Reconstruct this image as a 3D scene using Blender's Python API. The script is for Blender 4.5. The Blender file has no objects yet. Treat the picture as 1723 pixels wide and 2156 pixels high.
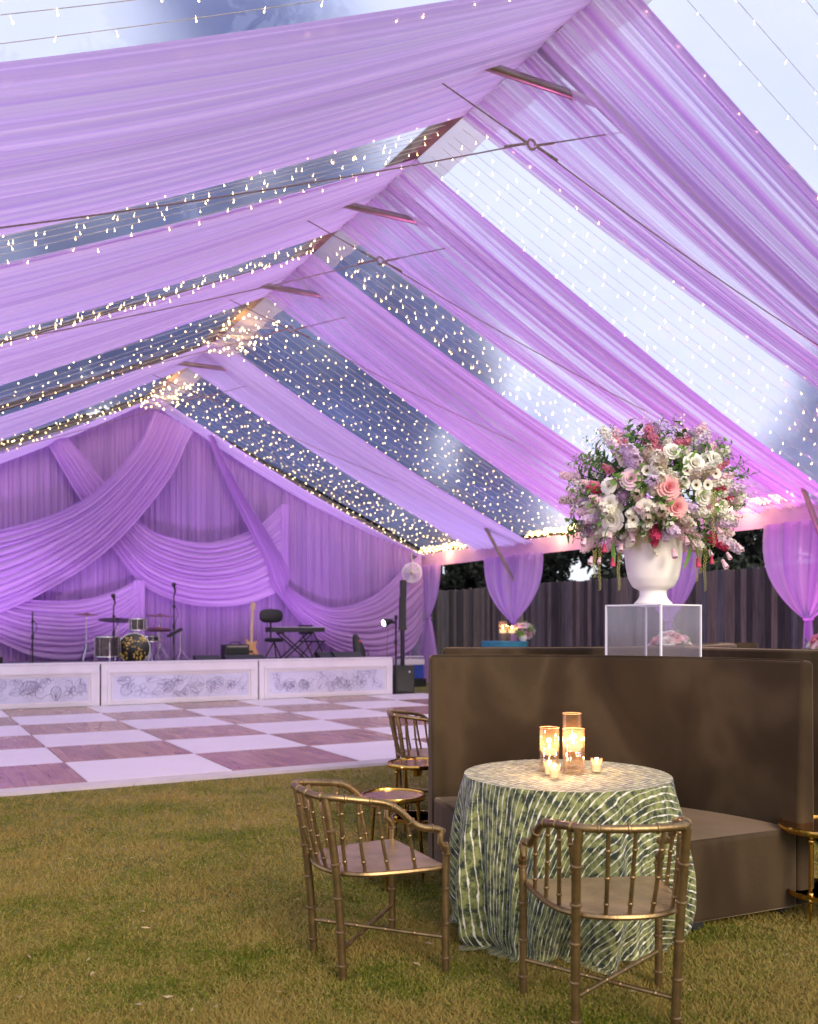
import bpy, bmesh, math, random
import numpy as np
from mathutils import Vector, Matrix
R = math.radians
random.seed(7); rng = np.random.default_rng(11)
scene = bpy.context.scene
COL = scene.collection

# ------------------------------------------------------------------ camera
cam_d = bpy.data.cameras.new('camera'); cam = bpy.data.objects.new('camera', cam_d); COL.objects.link(cam)
cam.location = (0, 0, 1.5); cam.rotation_euler = (R(90), 0, 0)
cam_d.sensor_fit = 'HORIZONTAL'; cam_d.sensor_width = 36; cam_d.lens = 40.3
cam_d.shift_y = 0.1405; cam_d.clip_start = 0.05; cam_d.clip_end = 600
cam_d.dof.use_dof = True; cam_d.dof.focus_distance = 5.2; cam_d.dof.aperture_fstop = 3.2
scene.camera = cam
# ------------------------------------------------------------------ world, warm fill sun, exposure
SUN_EL, SUN_AZ = 27, 155
w = bpy.data.worlds.new("World"); scene.world = w; w.use_nodes = True
nt = w.node_tree; nt.nodes.clear()
wo = nt.nodes.new('ShaderNodeOutputWorld'); bg = nt.nodes.new('ShaderNodeBackground')
sky = nt.nodes.new('ShaderNodeTexSky'); sky.sky_type = 'NISHITA'; sky.sun_disc = False
sky.sun_elevation = R(SUN_EL); sky.sun_rotation = R(SUN_AZ); sky.air_density = 1.0; sky.dust_density = 3.0
mix = nt.nodes.new('ShaderNodeMix'); mix.data_type = 'RGBA'; mix.inputs[0].default_value = 0.85
mix.inputs[7].default_value = (8.3, 8.6, 9.6, 1)      # even, pale, overcast layer
nt.links.new(sky.outputs[0], mix.inputs[6]); nt.links.new(mix.outputs[2], bg.inputs[0])
bg.inputs[1].default_value = 0.112
nt.links.new(bg.outputs[0], wo.inputs[0])
def lamp(name, kind, loc, energy, color, **kw):
    d = bpy.data.lights.new(name, kind); d.energy = energy; d.color = color
    o = bpy.data.objects.new(name, d); COL.objects.link(o); o.location = loc
    for k, v in kw.items(): setattr(d, k, v)
    return o
def aim(o, target):
    o.rotation_euler = (Vector(target) - o.location).to_track_quat('-Z', 'Y').to_euler()
fill_sun = lamp('fill_sun', 'SUN', (0, 0, 30), 2.3, (1, .82, .62), angle=R(24))  # warm sun lamp added as frontal fill, in place of a flash
sd = Vector((math.sin(R(SUN_AZ)) * math.cos(R(SUN_EL)), math.cos(R(SUN_AZ)) * math.cos(R(SUN_EL)), math.sin(R(SUN_EL))))
fill_sun.rotation_euler = (-sd).to_track_quat('-Z', 'Y').to_euler()
vs = scene.view_settings; vs.view_transform = 'Standard'; vs.look = 'None'; vs.gamma = 1; vs.exposure = 0.36
scene.render.engine = 'CYCLES'
try:
    scene.cycles.transparent_max_bounces = 16; scene.cycles.max_bounces = 8
    scene.cycles.sample_clamp_indirect = 4
except Exception: pass

# ------------------------------------------------------------------ frame of the tent: b = across (right), a = along, z up
CA, SA = math.cos(R(28.93)), math.sin(R(28.93))
def W(b, a, z): return (CA * b - SA * a, SA * b + CA * a, z)
FP = 1930.0
def b_at(px, a):            # across-position in the tent of a sight line, at depth a
    k = (px - 861.5) / FP
    return (SA * a + k * CA * a) / (CA - k * SA)
def wall_pt(px, py, a):     # a point of the back wall (b, z)
    b = b_at(px, a); Y = SA * b + CA * a
    return b, 1.5 + (1320 - py) * Y / FP

# ------------------------------------------------------------------ materials
MATS = {}
def new_mat(name):
    m = bpy.data.materials.new(name); m.use_nodes = True; t = m.node_tree; t.nodes.clear()
    o = t.nodes.new('ShaderNodeOutputMaterial'); MATS[name] = m
    return m, t, o
def N(t, typ, **kw):
    n = t.nodes.new(typ)
    for k, v in kw.items():
        if k.startswith('i_'): n.inputs[int(k[2:])].default_value = v
        else: setattr(n, k, v)
    return n
def L(t, a, b): t.links.new(a, b)
def c4(c): return (c[0], c[1], c[2], 1)
def ramp(t, fac, stops):
    r = t.nodes.new('ShaderNodeValToRGB'); e = r.color_ramp.elements
    e[0].position, e[0].color = stops[0][0], c4(stops[0][1])
    e[1].position, e[1].color = stops[-1][0], c4(stops[-1][1])
    for p, c in stops[1:-1]:
        x = e.new(p); x.color = c4(c)
    t.links.new(fac, r.inputs[0]); return r.outputs[0]
def coords(t, kind='Object', scale=(1, 1, 1), rot=(0, 0, 0)):
    tc = N(t, 'ShaderNodeTexCoord'); mp = N(t, 'ShaderNodeMapping')
    mp.inputs['Scale'].default_value = scale; mp.inputs['Rotation'].default_value = rot
    L(t, tc.outputs[kind], mp.inputs[0]); return mp.outputs[0]
def noise(t, vec, scale, detail=4, rough=.55, dist=0):
    n = N(t, 'ShaderNodeTexNoise'); n.inputs['Scale'].default_value = scale; n.inputs['Detail'].default_value = detail
    n.inputs['Roughness'].default_value = rough; n.inputs['Distortion'].default_value = dist
    L(t, vec, n.inputs['Vector']); return n.outputs[0]
def mat(name, col, rough=.5, metal=0, var=.25, scale=8, bump=0, bscale=60, kind='Object', stretch=(1, 1, 1), emit=None, estr=0, sheen=0, coat=0):
    m, t, o = new_mat(name); p = N(t, 'ShaderNodeBsdfPrincipled'); L(t, p.outputs[0], o.inputs[0])
    v = coords(t, kind, stretch); n = noise(t, v, scale)
    lo = tuple(c * (1 - var) for c in col); hi = tuple(min(1, c * (1 + var)) for c in col)
    L(t, ramp(t, n, [(.3, lo), (.7, hi)]), p.inputs['Base Color'])
    p.inputs['Roughness'].default_value = rough; p.inputs['Metallic'].default_value = metal
    if sheen: p.inputs['Sheen Weight'].default_value = sheen; p.inputs['Sheen Roughness'].default_value = .4
    if coat: p.inputs['Coat Weight'].default_value = coat
    if bump:
        bn = N(t, 'ShaderNodeBump'); bn.inputs['Strength'].default_value = bump; bn.inputs['Distance'].default_value = .01
        L(t, noise(t, v, bscale, 3), bn.inputs['Height']); L(t, bn.outputs[0], p.inputs['Normal'])
    if emit: p.inputs['Emission Color'].default_value = c4(emit); p.inputs['Emission Strength'].default_value = estr
    return m
def emissive(name, col, s, sample=False):
    m, t, o = new_mat(name); e = N(t, 'ShaderNodeEmission'); e.inputs[0].default_value = c4(col); e.inputs[1].default_value = s
    L(t, e.outputs[0], o.inputs[0])
    if not sample:
        try: m.cycles.emission_sampling = 'NONE'
        except Exception: pass
    return m
def sheer(name, c_lo, c_hi, open_lo, open_hi, pleat=38, sheen_pos=None):
    """gathered voile: u runs across the pleats, v along them; opacity and colour bands follow the pleats"""
    m, t, o = new_mat(name)
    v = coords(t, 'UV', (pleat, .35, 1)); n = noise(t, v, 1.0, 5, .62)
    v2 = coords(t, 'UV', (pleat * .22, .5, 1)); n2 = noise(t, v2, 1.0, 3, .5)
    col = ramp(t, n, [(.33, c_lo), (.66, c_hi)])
    d = N(t, 'ShaderNodeBsdfDiffuse'); tr = N(t, 'ShaderNodeBsdfTranslucent'); tp = N(t, 'ShaderNodeBsdfTransparent')
    L(t, col, d.inputs[0]); L(t, col, tr.inputs[0])
    ms = N(t, 'ShaderNodeMixShader'); ms.inputs[0].default_value = .5; L(t, d.outputs[0], ms.inputs[1]); L(t, tr.outputs[0], ms.inputs[2])
    ad = N(t, 'ShaderNodeMath', operation='ADD'); L(t, n, ad.inputs[0]); L(t, n2, ad.inputs[1])
    mr = N(t, 'ShaderNodeMapRange'); mr.inputs[1].default_value = .92; mr.inputs[2].default_value = 1.26
    mr.inputs[3].default_value = open_lo; mr.inputs[4].default_value = open_hi; L(t, ad.outputs[0], mr.inputs[0])
    m2 = N(t, 'ShaderNodeMixShader'); L(t, mr.outputs[0], m2.inputs[0]); L(t, ms.outputs[0], m2.inputs[1]); L(t, tp.outputs[0], m2.inputs[2])
    L(t, m2.outputs[0], o.inputs[0]); return m

M_ceil = sheer('voile_ceiling', (.68, .48, .87), (.93, .75, .96), .0, .13, 84)
M_ceilr = sheer('voile_ceiling_thin', (.60, .32, .80), (.90, .66, .94), .0, .82, 56)
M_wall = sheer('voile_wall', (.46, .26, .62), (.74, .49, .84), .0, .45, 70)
M_swag = sheer('voile_swag', (.60, .36, .74), (.78, .53, .88), .0, .05, 12)
M_side = sheer('voile_side', (.52, .26, .74), (.82, .52, .92), .03, .16, 14)
M_val = mat('valance_cloth', (.70, .40, .62), .8, var=.1, scale=2, bump=.2, bscale=20)
M_alu = mat('brushed_tube', (.36, .31, .28), .38, .85, .15, 6)
M_cable = mat('steel_cable', (.30, .24, .22), .5, .6, .2, 30)
M_rusty = mat('ridge_metal', (.25, .17, .12), .6, .3, .4, 3)
M_raf = mat('dark_rafter', (.07, .052, .045), .8, 0, .3, 3)
M_gold = mat('antique_gold', (.27, .18, .085), .36, .88, .28, 14, .15, 90)
M_gold2 = mat('polished_brass', (.62, .36, .09), .16, 1, .1, 5)
M_goldseat = mat('gold_seat', (.36, .24, .12), .30, .45, .25, 9, .15, 50)
M_black = mat('black_plastic', (.012, .012, .014), .5, 0, .3, 10)
M_blackg = mat('black_gloss', (.01, .01, .012), .2, 0, .2, 10)
M_chrome = mat('chrome', (.7, .68, .72), .18, 1, .1, 4)
M_white = mat('white_paint', (.80, .74, .80), .5, 0, .04, 3, .05)
M_art = mat('artwork_paper', (.66, .64, .82), .6, 0, .05, 4)
M_line = mat('ink_line', (.24, .20, .36), .6, 0, .3, 8)
M_wax = emissive('candle_wax', (1, .60, .30), 1.3)
M_flame = emissive('candle_flame', (1, .55, .2), 9)
M_bulb = emissive('fairy_bulb', (1, .72, .32), 11)
M_cordglow = emissive('cord_glow_gold', (1, .62, .16), 3.2)
M_cord = mat('light_cord', (.5, .46, .40), .6)
M_led = emissive('stage_led', (.85, .92, 1), 12)
M_urn = mat('frosted_urn', (.90, .86, .84), .45, 0, .03, 4)
M_trunk = mat('bark', (.05, .04, .035), .9, 0, .4, 6, .5, 20)
M_leafd = mat('tree_leaf', (.012, .018, .015), .8, 0, .5, .6)
M_teal = mat('teal_cloth', (.03, .22, .34), .7, 0, .2, 4)
M_blue = mat('cooler_blue', (.03, .07, .4), .4)
M_drum = mat('drum_shell', (.10, .07, .08), .25, .4, .4, 12)
M_cym = mat('cymbal_bronze', (.30, .17, .08), .3, 1, .2, 10)
M_wood = mat('guitar_wood', (.55, .27, .08), .3, 0, .2, 10, coat=.5)
M_maple = mat('maple_neck', (.62, .42, .25), .4, 0, .1, 10)

def glassy(name, tint, fac, rough=.03, spec=.5):
    m, t, o = new_mat(name); tp = N(t, 'ShaderNodeBsdfTransparent'); tp.inputs[0].default_value = c4(tint)
    g = N(t, 'ShaderNodeBsdfGlossy'); g.inputs['Roughness'].default_value = rough
    f = N(t, 'ShaderNodeFresnel'); f.inputs[0].default_value = 1.4
    mm = N(t, 'ShaderNodeMath', operation='MULTIPLY_ADD'); mm.inputs[1].default_value = spec; mm.inputs[2].default_value = fac
    L(t, f.outputs[0], mm.inputs[0])
    ms = N(t, 'ShaderNodeMixShader'); L(t, mm.outputs[0], ms.inputs[0]); L(t, tp.outputs[0], ms.inputs[1]); L(t, g.outputs[0], ms.inputs[2])
    L(t, ms.outputs[0], o.inputs[0]); return m
def glassy_t(name, tint, fac, rough, spec):
    m = glassy(name, tint, fac, rough, spec); t = m.node_tree; o = [n for n in t.nodes if n.type == 'OUTPUT_MATERIAL'][0]; src = o.inputs[0].links[0].from_socket
    a = N(t, 'ShaderNodeBsdfTranslucent'); a.inputs[0].default_value = (1, .62, .36, 1); b = N(t, 'ShaderNodeMixShader'); b.inputs[0].default_value = .035  # orange translucence: candle glow put into the glass colour
    L(t, src, b.inputs[1]); L(t, a.outputs[0], b.inputs[2]); L(t, b.outputs[0], o.inputs[0]); return m
M_glass = glassy_t('vase_glass', (1, .985, .96), .02, .03, .45)
M_water = glassy('water', (.98, .97, .95), .03, .05, .3)
M_mirror = mat('mirror_top', (.55, .5, .55), .05, 1, .02, 2)
# clear vinyl roof: clear film, milky veil, wrinkled shine
m, t, o = new_mat('clear_vinyl'); M_vinyl = m
tp = N(t, 'ShaderNodeBsdfTransparent'); tp.inputs[0].default_value = (.93, .95, .98, 1)
tl = N(t, 'ShaderNodeBsdfTranslucent'); tl.inputs[0].default_value = (.25, .38, 1, 1)
gl = N(t, 'ShaderNodeBsdfGlossy'); gl.inputs['Roughness'].default_value = .12; gl.inputs[0].default_value = (1, .93, .85, 1)
v = coords(t, 'Object', (.6, 1.2, 1)); bn = N(t, 'ShaderNodeBump'); bn.inputs['Strength'].default_value = .9; bn.inputs['Distance'].default_value = .05
L(t, noise(t, v, 9, 6, .7, 1.5), bn.inputs['Height']); L(t, bn.outputs[0], gl.inputs['Normal'])
nn = noise(t, coords(t, 'Object', (1, 1, 1)), .55, 3, .6)
mr = N(t, 'ShaderNodeMapRange'); mr.inputs[1].default_value = .4; mr.inputs[2].default_value = .7; mr.inputs[3].default_value = .16; mr.inputs[4].default_value = .30
L(t, nn, mr.inputs[0])
rf = N(t, 'ShaderNodeBsdfRefraction'); rf.inputs['IOR'].default_value = 1.05; rf.inputs['Roughness'].default_value = .6; rf.inputs[0].default_value = (.95, .96, 1, 1)
m0 = N(t, 'ShaderNodeMixShader'); m0.inputs[0].default_value = .9; L(t, tp.outputs[0], m0.inputs[1]); L(t, rf.outputs[0], m0.inputs[2])
m1 = N(t, 'ShaderNodeMixShader'); L(t, mr.outputs[0], m1.inputs[0]); L(t, m0.outputs[0], m1.inputs[1]); L(t, tl.outputs[0], m1.inputs[2])
m2 = N(t, 'ShaderNodeMixShader'); m2.inputs[0].default_value = .09; L(t, m1.outputs[0], m2.inputs[1]); L(t, gl.outputs[0], m2.inputs[2])
L(t, m2.outputs[0], o.inputs[0])
m, t, o = new_mat('milky_film'); M_flap = m
tp = N(t, 'ShaderNodeBsdfTransparent'); tp.inputs[0].default_value = (.92, .90, .90, 1); tl = N(t, 'ShaderNodeBsdfTranslucent'); tl.inputs[0].default_value = (.62, .55, .58, 1)
df = N(t, 'ShaderNodeBsdfDiffuse'); df.inputs[0].default_value = (.75, .66, .60, 1); a_ = N(t, 'ShaderNodeMixShader'); a_.inputs[0].default_value = .5; L(t, tl.outputs[0], a_.inputs[1]); L(t, df.outputs[0], a_.inputs[2])
b_ = N(t, 'ShaderNodeMixShader'); b_.inputs[0].default_value = .58; L(t, tp.outputs[0], b_.inputs[1]); L(t, a_.outputs[0], b_.inputs[2]); L(t, b_.outputs[0], o.inputs[0])
# acrylic
m, t, o = new_mat('acrylic_sheet'); M_acr = m
tp = N(t, 'ShaderNodeBsdfTransparent'); tp.inputs[0].default_value = (.93, .92, .95, 1)
df = N(t, 'ShaderNodeBsdfDiffuse'); df.inputs[0].default_value = (.8, .72, .86, 1)
gl = N(t, 'ShaderNodeBsdfGlossy'); gl.inputs['Roughness'].default_value = .08
m1 = N(t, 'ShaderNodeMixShader'); m1.inputs[0].default_value = .055; L(t, tp.outputs[0], m1.inputs[1]); L(t, df.outputs[0], m1.inputs[2])
m2 = N(t, 'ShaderNodeMixShader'); m2.inputs[0].default_value = .05; L(t, m1.outputs[0], m2.inputs[1]); L(t, gl.outputs[0], m2.inputs[2])
L(t, m2.outputs[0], o.inputs[0])
M_acre = mat('acrylic_edge', (.85, .82, .9), .3, 0, .03)
# velvet
m, t, o = new_mat('taupe_velvet'); M_velvet = m; p = N(t, 'ShaderNodeBsdfPrincipled'); L(t, p.outputs[0], o.inputs[0])
v = coords(t, 'Object', (1, 1, .6)); n1 = noise(t, v, 1.7, 3, .5, .35); n2 = noise(t, coords(t, 'Object', (1, 1, 1)), 260, 2)
ad = N(t, 'ShaderNodeMath', operation='MULTIPLY_ADD', i_1=.22); L(t, n2, ad.inputs[0]); L(t, n1, ad.inputs[2])
L(t, ramp(t, ad.outputs[0], [(.44, (.024, .014, .007)), (.56, (.036, .022, .011)), (.66, (.062, .041, .022)), (.74, (.040, .026, .013)), (.86, (.054, .036, .019))]), p.inputs['Base Color'])
p.inputs['Roughness'].default_value = .85; p.inputs['Sheen Weight'].default_value = .62; p.inputs['Sheen Roughness'].default_value = .34
p.inputs['Sheen Tint'].default_value = (.9, .66, .46, 1); p.inputs['Specular IOR Level'].default_value = .15
bn = N(t, 'ShaderNodeBump'); bn.inputs['Strength'].default_value = .2; bn.inputs['Distance'].default_value = .02; L(t, n1, bn.inputs['Height']); L(t, bn.outputs[0], p.inputs['Normal'])
# dyed tablecloth: parallel resist-dyed lines with knots, in flat-cloth coordinates
m, t, o = new_mat('dyed_cloth'); M_cloth = m; p = N(t, 'ShaderNodeBsdfPrincipled'); L(t, p.outputs[0], o.inputs[0])
v = coords(t, 'UV', (1, 1, 1), (0, 0, R(-44)))
sx = N(t, 'ShaderNodeSeparateXYZ')
nz = N(t, 'ShaderNodeTexNoise'); nz.inputs['Scale'].default_value = 6; nz.inputs['Detail'].default_value = 3; L(t, v, nz.inputs['Vector'])
vm = N(t, 'ShaderNodeVectorMath', operation='MULTIPLY_ADD'); vm.inputs[1].default_value = (.02, .03, 0); L(t, nz.outputs[1], vm.inputs[0]); L(t, v, vm.inputs[2])
L(t, vm.outputs[0], sx.inputs[0])
def tri(src, period):
    a = N(t, 'ShaderNodeMath', operation='DIVIDE', i_1=period); L(t, src, a.inputs[0])
    f = N(t, 'ShaderNodeMath', operation='FRACT'); L(t, a.outputs[0], f.inputs[0])
    s = N(t, 'ShaderNodeMath', operation='SUBTRACT', i_1=.5); L(t, f.outputs[0], s.inputs[0])
    b = N(t, 'ShaderNodeMath', operation='ABSOLUTE'); L(t, s.outputs[0], b.inputs[0]); return b.outputs[0]   # 0 at centre, .5 at edge
line = tri(sx.outputs[1], .030)
# knots: voronoi stretched along the line
vo = N(t, 'ShaderNodeTexVoronoi'); vo.inputs['Scale'].default_value = 1
mp = N(t, 'ShaderNodeMapping'); mp.inputs['Scale'].default_value = (17, 33.3, 1); L(t, v, mp.inputs[0]); L(t, mp.outputs[0], vo.inputs['Vector'])
kn = N(t, 'ShaderNodeMapRange'); kn.inputs[1].default_value = .05; kn.inputs[2].default_value = .5; kn.inputs[3].default_value = .21; kn.inputs[4].default_value = .045; L(t, vo.outputs[0], kn.inputs[0])
fn = noise(t, v, 90, 3, .7)
jit = N(t, 'ShaderNodeMath', operation='MULTIPLY_ADD', i_1=.26, i_2=-.13); L(t, fn, jit.inputs[0])
l2 = N(t, 'ShaderNodeMath', operation='ADD'); L(t, line, l2.inputs[0]); L(t, jit.outputs[0], l2.inputs[1])
df = N(t, 'ShaderNodeMath', operation='SUBTRACT'); L(t, kn.outputs[0], df.inputs[0]); L(t, l2.outputs[0], df.inputs[1])
sm = N(t, 'ShaderNodeMapRange'); sm.inputs[1].default_value = -.05; sm.inputs[2].default_value = .05; L(t, df.outputs[0], sm.inputs[0])
g = ramp(t, noise(t, v, 20, 4, .65), [(.42, (.012, .022, .009)), (.5, (.11, .125, .038)), (.60, (.225, .24, .075))])
mx = N(t, 'ShaderNodeMix'); mx.data_type = 'RGBA'; L(t, sm.outputs[0], mx.inputs[0]); L(t, g, mx.inputs[6]); mx.inputs[7].default_value = (.70, .66, .56, 1)
L(t, mx.outputs[2], p.inputs['Base Color']); p.inputs['Roughness'].default_value = .75; p.inputs['Sheen Weight'].default_value = .2
# ground
m, t, o = new_mat('lawn'); M_lawn = m; p = N(t, 'ShaderNodeBsdfPrincipled'); L(t, p.outputs[0], o.inputs[0])
v = coords(t, 'Object'); a1 = noise(t, v, 1.4, 5, .6); a2 = noise(t, v, 55, 4, .7)
ad = N(t, 'ShaderNodeMath', operation='MULTIPLY_ADD', i_1=.6); L(t, a2, ad.inputs[0]); L(t, a1, ad.inputs[2])
L(t, ramp(t, ad.outputs[0], [(.58, (.05, .065, .008)), (.78, (.13, .12, .016)), (.95, (.22, .15, .04))]), p.inputs['Base Color']); p.inputs['Roughness'].default_value = .95
m, t, o = new_mat('grass_blade'); M_blade = m; p = N(t, 'ShaderNodeBsdfPrincipled')
v = coords(t, 'Object'); a1 = noise(t, v, 1.1, 8, .72); a2 = noise(t, v, 75, 2, .7)
ad = N(t, 'ShaderNodeMath', operation='MULTIPLY_ADD', i_1=.9); L(t, a2, ad.inputs[0]); L(t, a1, ad.inputs[2])
cc = ramp(t, ad.outputs[0], [(.68, (.03, .075, .005)), (.80, (.115, .155, .012)), (.91, (.215, .195, .024)), (1.0, (.32, .225, .055)), (1.06, (.48, .36, .15))])
L(t, cc, p.inputs['Base Color']); p.inputs['Roughness'].default_value = .7; p.inputs['Specular IOR Level'].default_value = .2
tl = N(t, 'ShaderNodeBsdfTranslucent'); L(t, cc, tl.inputs[0]); ms = N(t, 'ShaderNodeMixShader'); ms.inputs[0].default_value = .3
L(t, p.outputs[0], ms.inputs[1]); L(t, tl.outputs[0], ms.inputs[2]); L(t, ms.outputs[0], o.inputs[0])
# dance floor tiles
def plank_mat(name, lo, hi, rough):
    m, t, o = new_mat(name); p = N(t, 'ShaderNodeBsdfPrincipled'); L(t, p.outputs[0], o.inputs[0])
    br = N(t, 'ShaderNodeTexBrick'); br.inputs['Scale'].default_value = 1; br.inputs['Brick Width'].default_value = .62; br.inputs['Row Height'].default_value = .11
    br.inputs['Mortar Size'].default_value = .002; br.inputs[1].default_value = c4(lo); br.inputs[2].default_value = c4(hi); br.inputs[3].default_value = c4(tuple(x * .6 for x in lo))
    L(t, coords(t, 'UV', (1, 1, 1), (0, 0, R(90))), br.inputs[0])
    mx = N(t, 'ShaderNodeMix'); mx.data_type = 'RGBA'; mx.blend_type = 'MULTIPLY'; mx.inputs[0].default_value = .6
    L(t, br.outputs[0], mx.inputs[6]); L(t, ramp(t, noise(t, coords(t, 'UV', (26, 2.2, 1)), 1, 5, .6), [(.3, (.6, .6, .6)), (.7, (1, 1, 1))]), mx.inputs[7])
    L(t, mx.outputs[2], p.inputs['Base Color']); p.inputs['Roughness'].default_value = rough; return m
M_tileb = plank_mat('walnut_tile', (.31, .165, .12), (.45, .26, .18), .24)
M_tilew = mat('white_tile', (.74, .68, .72), .42, 0, .03, 2, .04, 60)
M_trim = mat('floor_trim', (.42, .36, .42), .5, 0, .08, 6)
M_deck = mat('stage_deck', (.10, .09, .12), .7)
# fence boards
m, t, o = new_mat('weathered_boards'); M_fence = m; p = N(t, 'ShaderNodeBsdfPrincipled'); L(t, p.outputs[0], o.inputs[0])
v1 = coords(t, 'UV', (1, 1, 1)); wn = N(t, 'ShaderNodeTexWhiteNoise', noise_dimensions='1D'); sx = N(t, 'ShaderNodeSeparateXYZ'); L(t, v1, sx.inputs[0])
fl = N(t, 'ShaderNodeMath', operation='FLOOR'); L(t, sx.outputs[0], fl.inputs[0]); L(t, fl.outputs[0], wn.inputs[1])
base = ramp(t, wn.outputs[0], [(0, (.030, .025, .036)), (.4, (.11, .09, .105)), (.75, (.20, .15, .145)), (1, (.10, .11, .165))])
mx = N(t, 'ShaderNodeMix'); mx.data_type = 'RGBA'; mx.blend_type = 'MULTIPLY'; mx.inputs[0].default_value = 1; L(t, base, mx.inputs[6])
L(t, ramp(t, noise(t, coords(t, 'UV', (5, .9, 1)), 1.5, 5, .7, .6), [(.3, (.35, .32, .35)), (.5, (.9, .9, .9)), (.75, (1.35, 1.3, 1.3))]), mx.inputs[7])
L(t, mx.outputs[2], p.inputs['Base Color']); p.inputs['Roughness'].default_value = .9

# ------------------------------------------------------------------ mesh builder
class MB:
    def __init__(s): s.v = []; s.f = []; s.uv = []
    def add(s, vs, fs, uvs=None):
        n = len(s.v); s.v += [tuple(x) for x in vs]; s.f += [tuple(i + n for i in f) for f in fs]
        s.uv += (list(uvs) if uvs is not None else [(x[0], x[1]) for x in vs]); return s
    def box(s, c, d, rz=0, m=None):
        x, y, z = d[0] / 2, d[1] / 2, d[2] / 2; cr, sr = math.cos(rz), math.sin(rz); vs = []
        for k in (-z, z):
            for i, j in ((-x, -y), (x, -y), (x, y), (-x, y)):
                vs.append((c[0] + i * cr - j * sr, c[1] + i * sr + j * cr, c[2] + k))
        if m is not None: vs = [tuple(m @ Vector(q)) for q in vs]
        return s.add(vs, [(3, 2, 1, 0), (4, 5, 6, 7), (0, 1, 5, 4), (1, 2, 6, 5), (2, 3, 7, 6), (3, 0, 4, 7)])
    def wbox(s, b0, b1, a0, a1, z0, z1):          # box in tent coordinates
        vs = [W(b, a, z) for z in (z0, z1) for b, a in ((b0, a0), (b1, a0), (b1, a1), (b0, a1))]
        return s.add(vs, [(3, 2, 1, 0), (4, 5, 6, 7), (0, 1, 5, 4), (1, 2, 6, 5), (2, 3, 7, 6), (3, 0, 4, 7)])
    def tube(s, pts, r, n=8, cap=True, closed=False):
        P = [Vector(p) for p in pts]; k = len(P); rr = r if isinstance(r, (list, tuple)) else [r] * k
        vs = []; up = None
        for i in range(k):
            if closed: d = P[(i + 1) % k] - P[i - 1]
            else: d = P[min(i + 1, k - 1)] - P[max(i - 1, 0)]
            if d.length < 1e-9: d = Vector((0, 0, 1))
            d.normalize()
            if up is None: up = Vector((0, 0, 1)) if abs(d.z) < .9 else Vector((1, 0, 0))
            x = d.cross(up)
            if x.length < 1e-6: x = d.cross(Vector((1, .3, 0)))
            x.normalize(); y = x.cross(d); y.normalize(); up = y
            for j in range(n):
                a = 2 * math.pi * j / n; vs.append(P[i] + (x * math.cos(a) + y * math.sin(a)) * rr[i])
        fs = []; m = k if closed else k - 1
        for i in range(m):
            for j in range(n):
                a = i * n + j; b = i * n + (j + 1) % n; c = ((i + 1) % k) * n
                fs.append((a, b, c + (j + 1) % n, c + j))
        if cap and not closed: fs += [tuple(range(n))[::-1], tuple((k - 1) * n + j for j in range(n))]
        return s.add(vs, fs)
    def lathe(s, prof, c=(0, 0, 0), n=32, m=None):
        vs = []; fs = []; k = len(prof)
        for r, z in prof:
            for j in range(n):
                a = 2 * math.pi * j / n; q = Vector((r * math.cos(a), r * math.sin(a), z))
                if m is not None: q = m @ q
                vs.append(q + Vector(c))
        for i in range(k - 1):
            for j in range(n): fs.append((i * n + j, i * n + (j + 1) % n, (i + 1) * n + (j + 1) % n, (i + 1) * n + j))
        if prof[0][0] > 1e-6: fs.append(tuple(range(n))[::-1])
        if prof[-1][0] > 1e-6: fs.append(tuple((k - 1) * n + j for j in range(n)))
        return s.add(vs, fs)
    def grid(s, fn, nu, nv, u0=0, u1=1, v0=0, v1=1, us=1, vsx=1, closed=False):
        vs = []; uv = []
        for i in range(nu + 1):
            for j in range(nv + 1):
                u = u0 + (u1 - u0) * i / nu; v = v0 + (v1 - v0) * j / nv
                vs.append(fn(u, v)); uv.append((u * us, v * vsx))
        fs = [(i * (nv + 1) + j, (i + 1) * (nv + 1) + j, (i + 1) * (nv + 1) + j + 1, i * (nv + 1) + j + 1) for i in range(nu) for j in range(nv)]
        return s.add(vs, fs, uv)
    def ball(s, c, r, n=10, k=6, sc=(1, 1, 1)):
        prof = [(max(1e-7, r * math.sin(math.pi * i / k)), -r * math.cos(math.pi * i / k)) for i in range(k + 1)]
        return s.lathe(prof, c, n, Matrix.Diagonal(Vector(sc)))
    def build(s, name, m, parent=None, smooth=True, loc=None, rz=None):
        me = bpy.data.meshes.new(name); me.from_pydata(s.v, [], s.f)
        ul = me.uv_layers.new(name='UVMap'); idx = np.empty(len(me.loops), dtype=np.int32); me.loops.foreach_get('vertex_index', idx)
        uv = np.array(s.uv, dtype=np.float32)[idx]; ul.data.foreach_set('uv', uv.ravel())
        me.materials.append(m)
        if smooth:
            me.polygons.foreach_set('use_smooth', [True] * len(me.polygons))
            try: me.set_sharp_from_angle(angle=R(40))
            except Exception: pass
        me.update()
        o = bpy.data.objects.new(name, me); COL.objects.link(o)
        if parent is not None: o.parent = parent
        if loc: o.location = loc
        if rz is not None: o.rotation_euler = (0, 0, rz)
        return o
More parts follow.
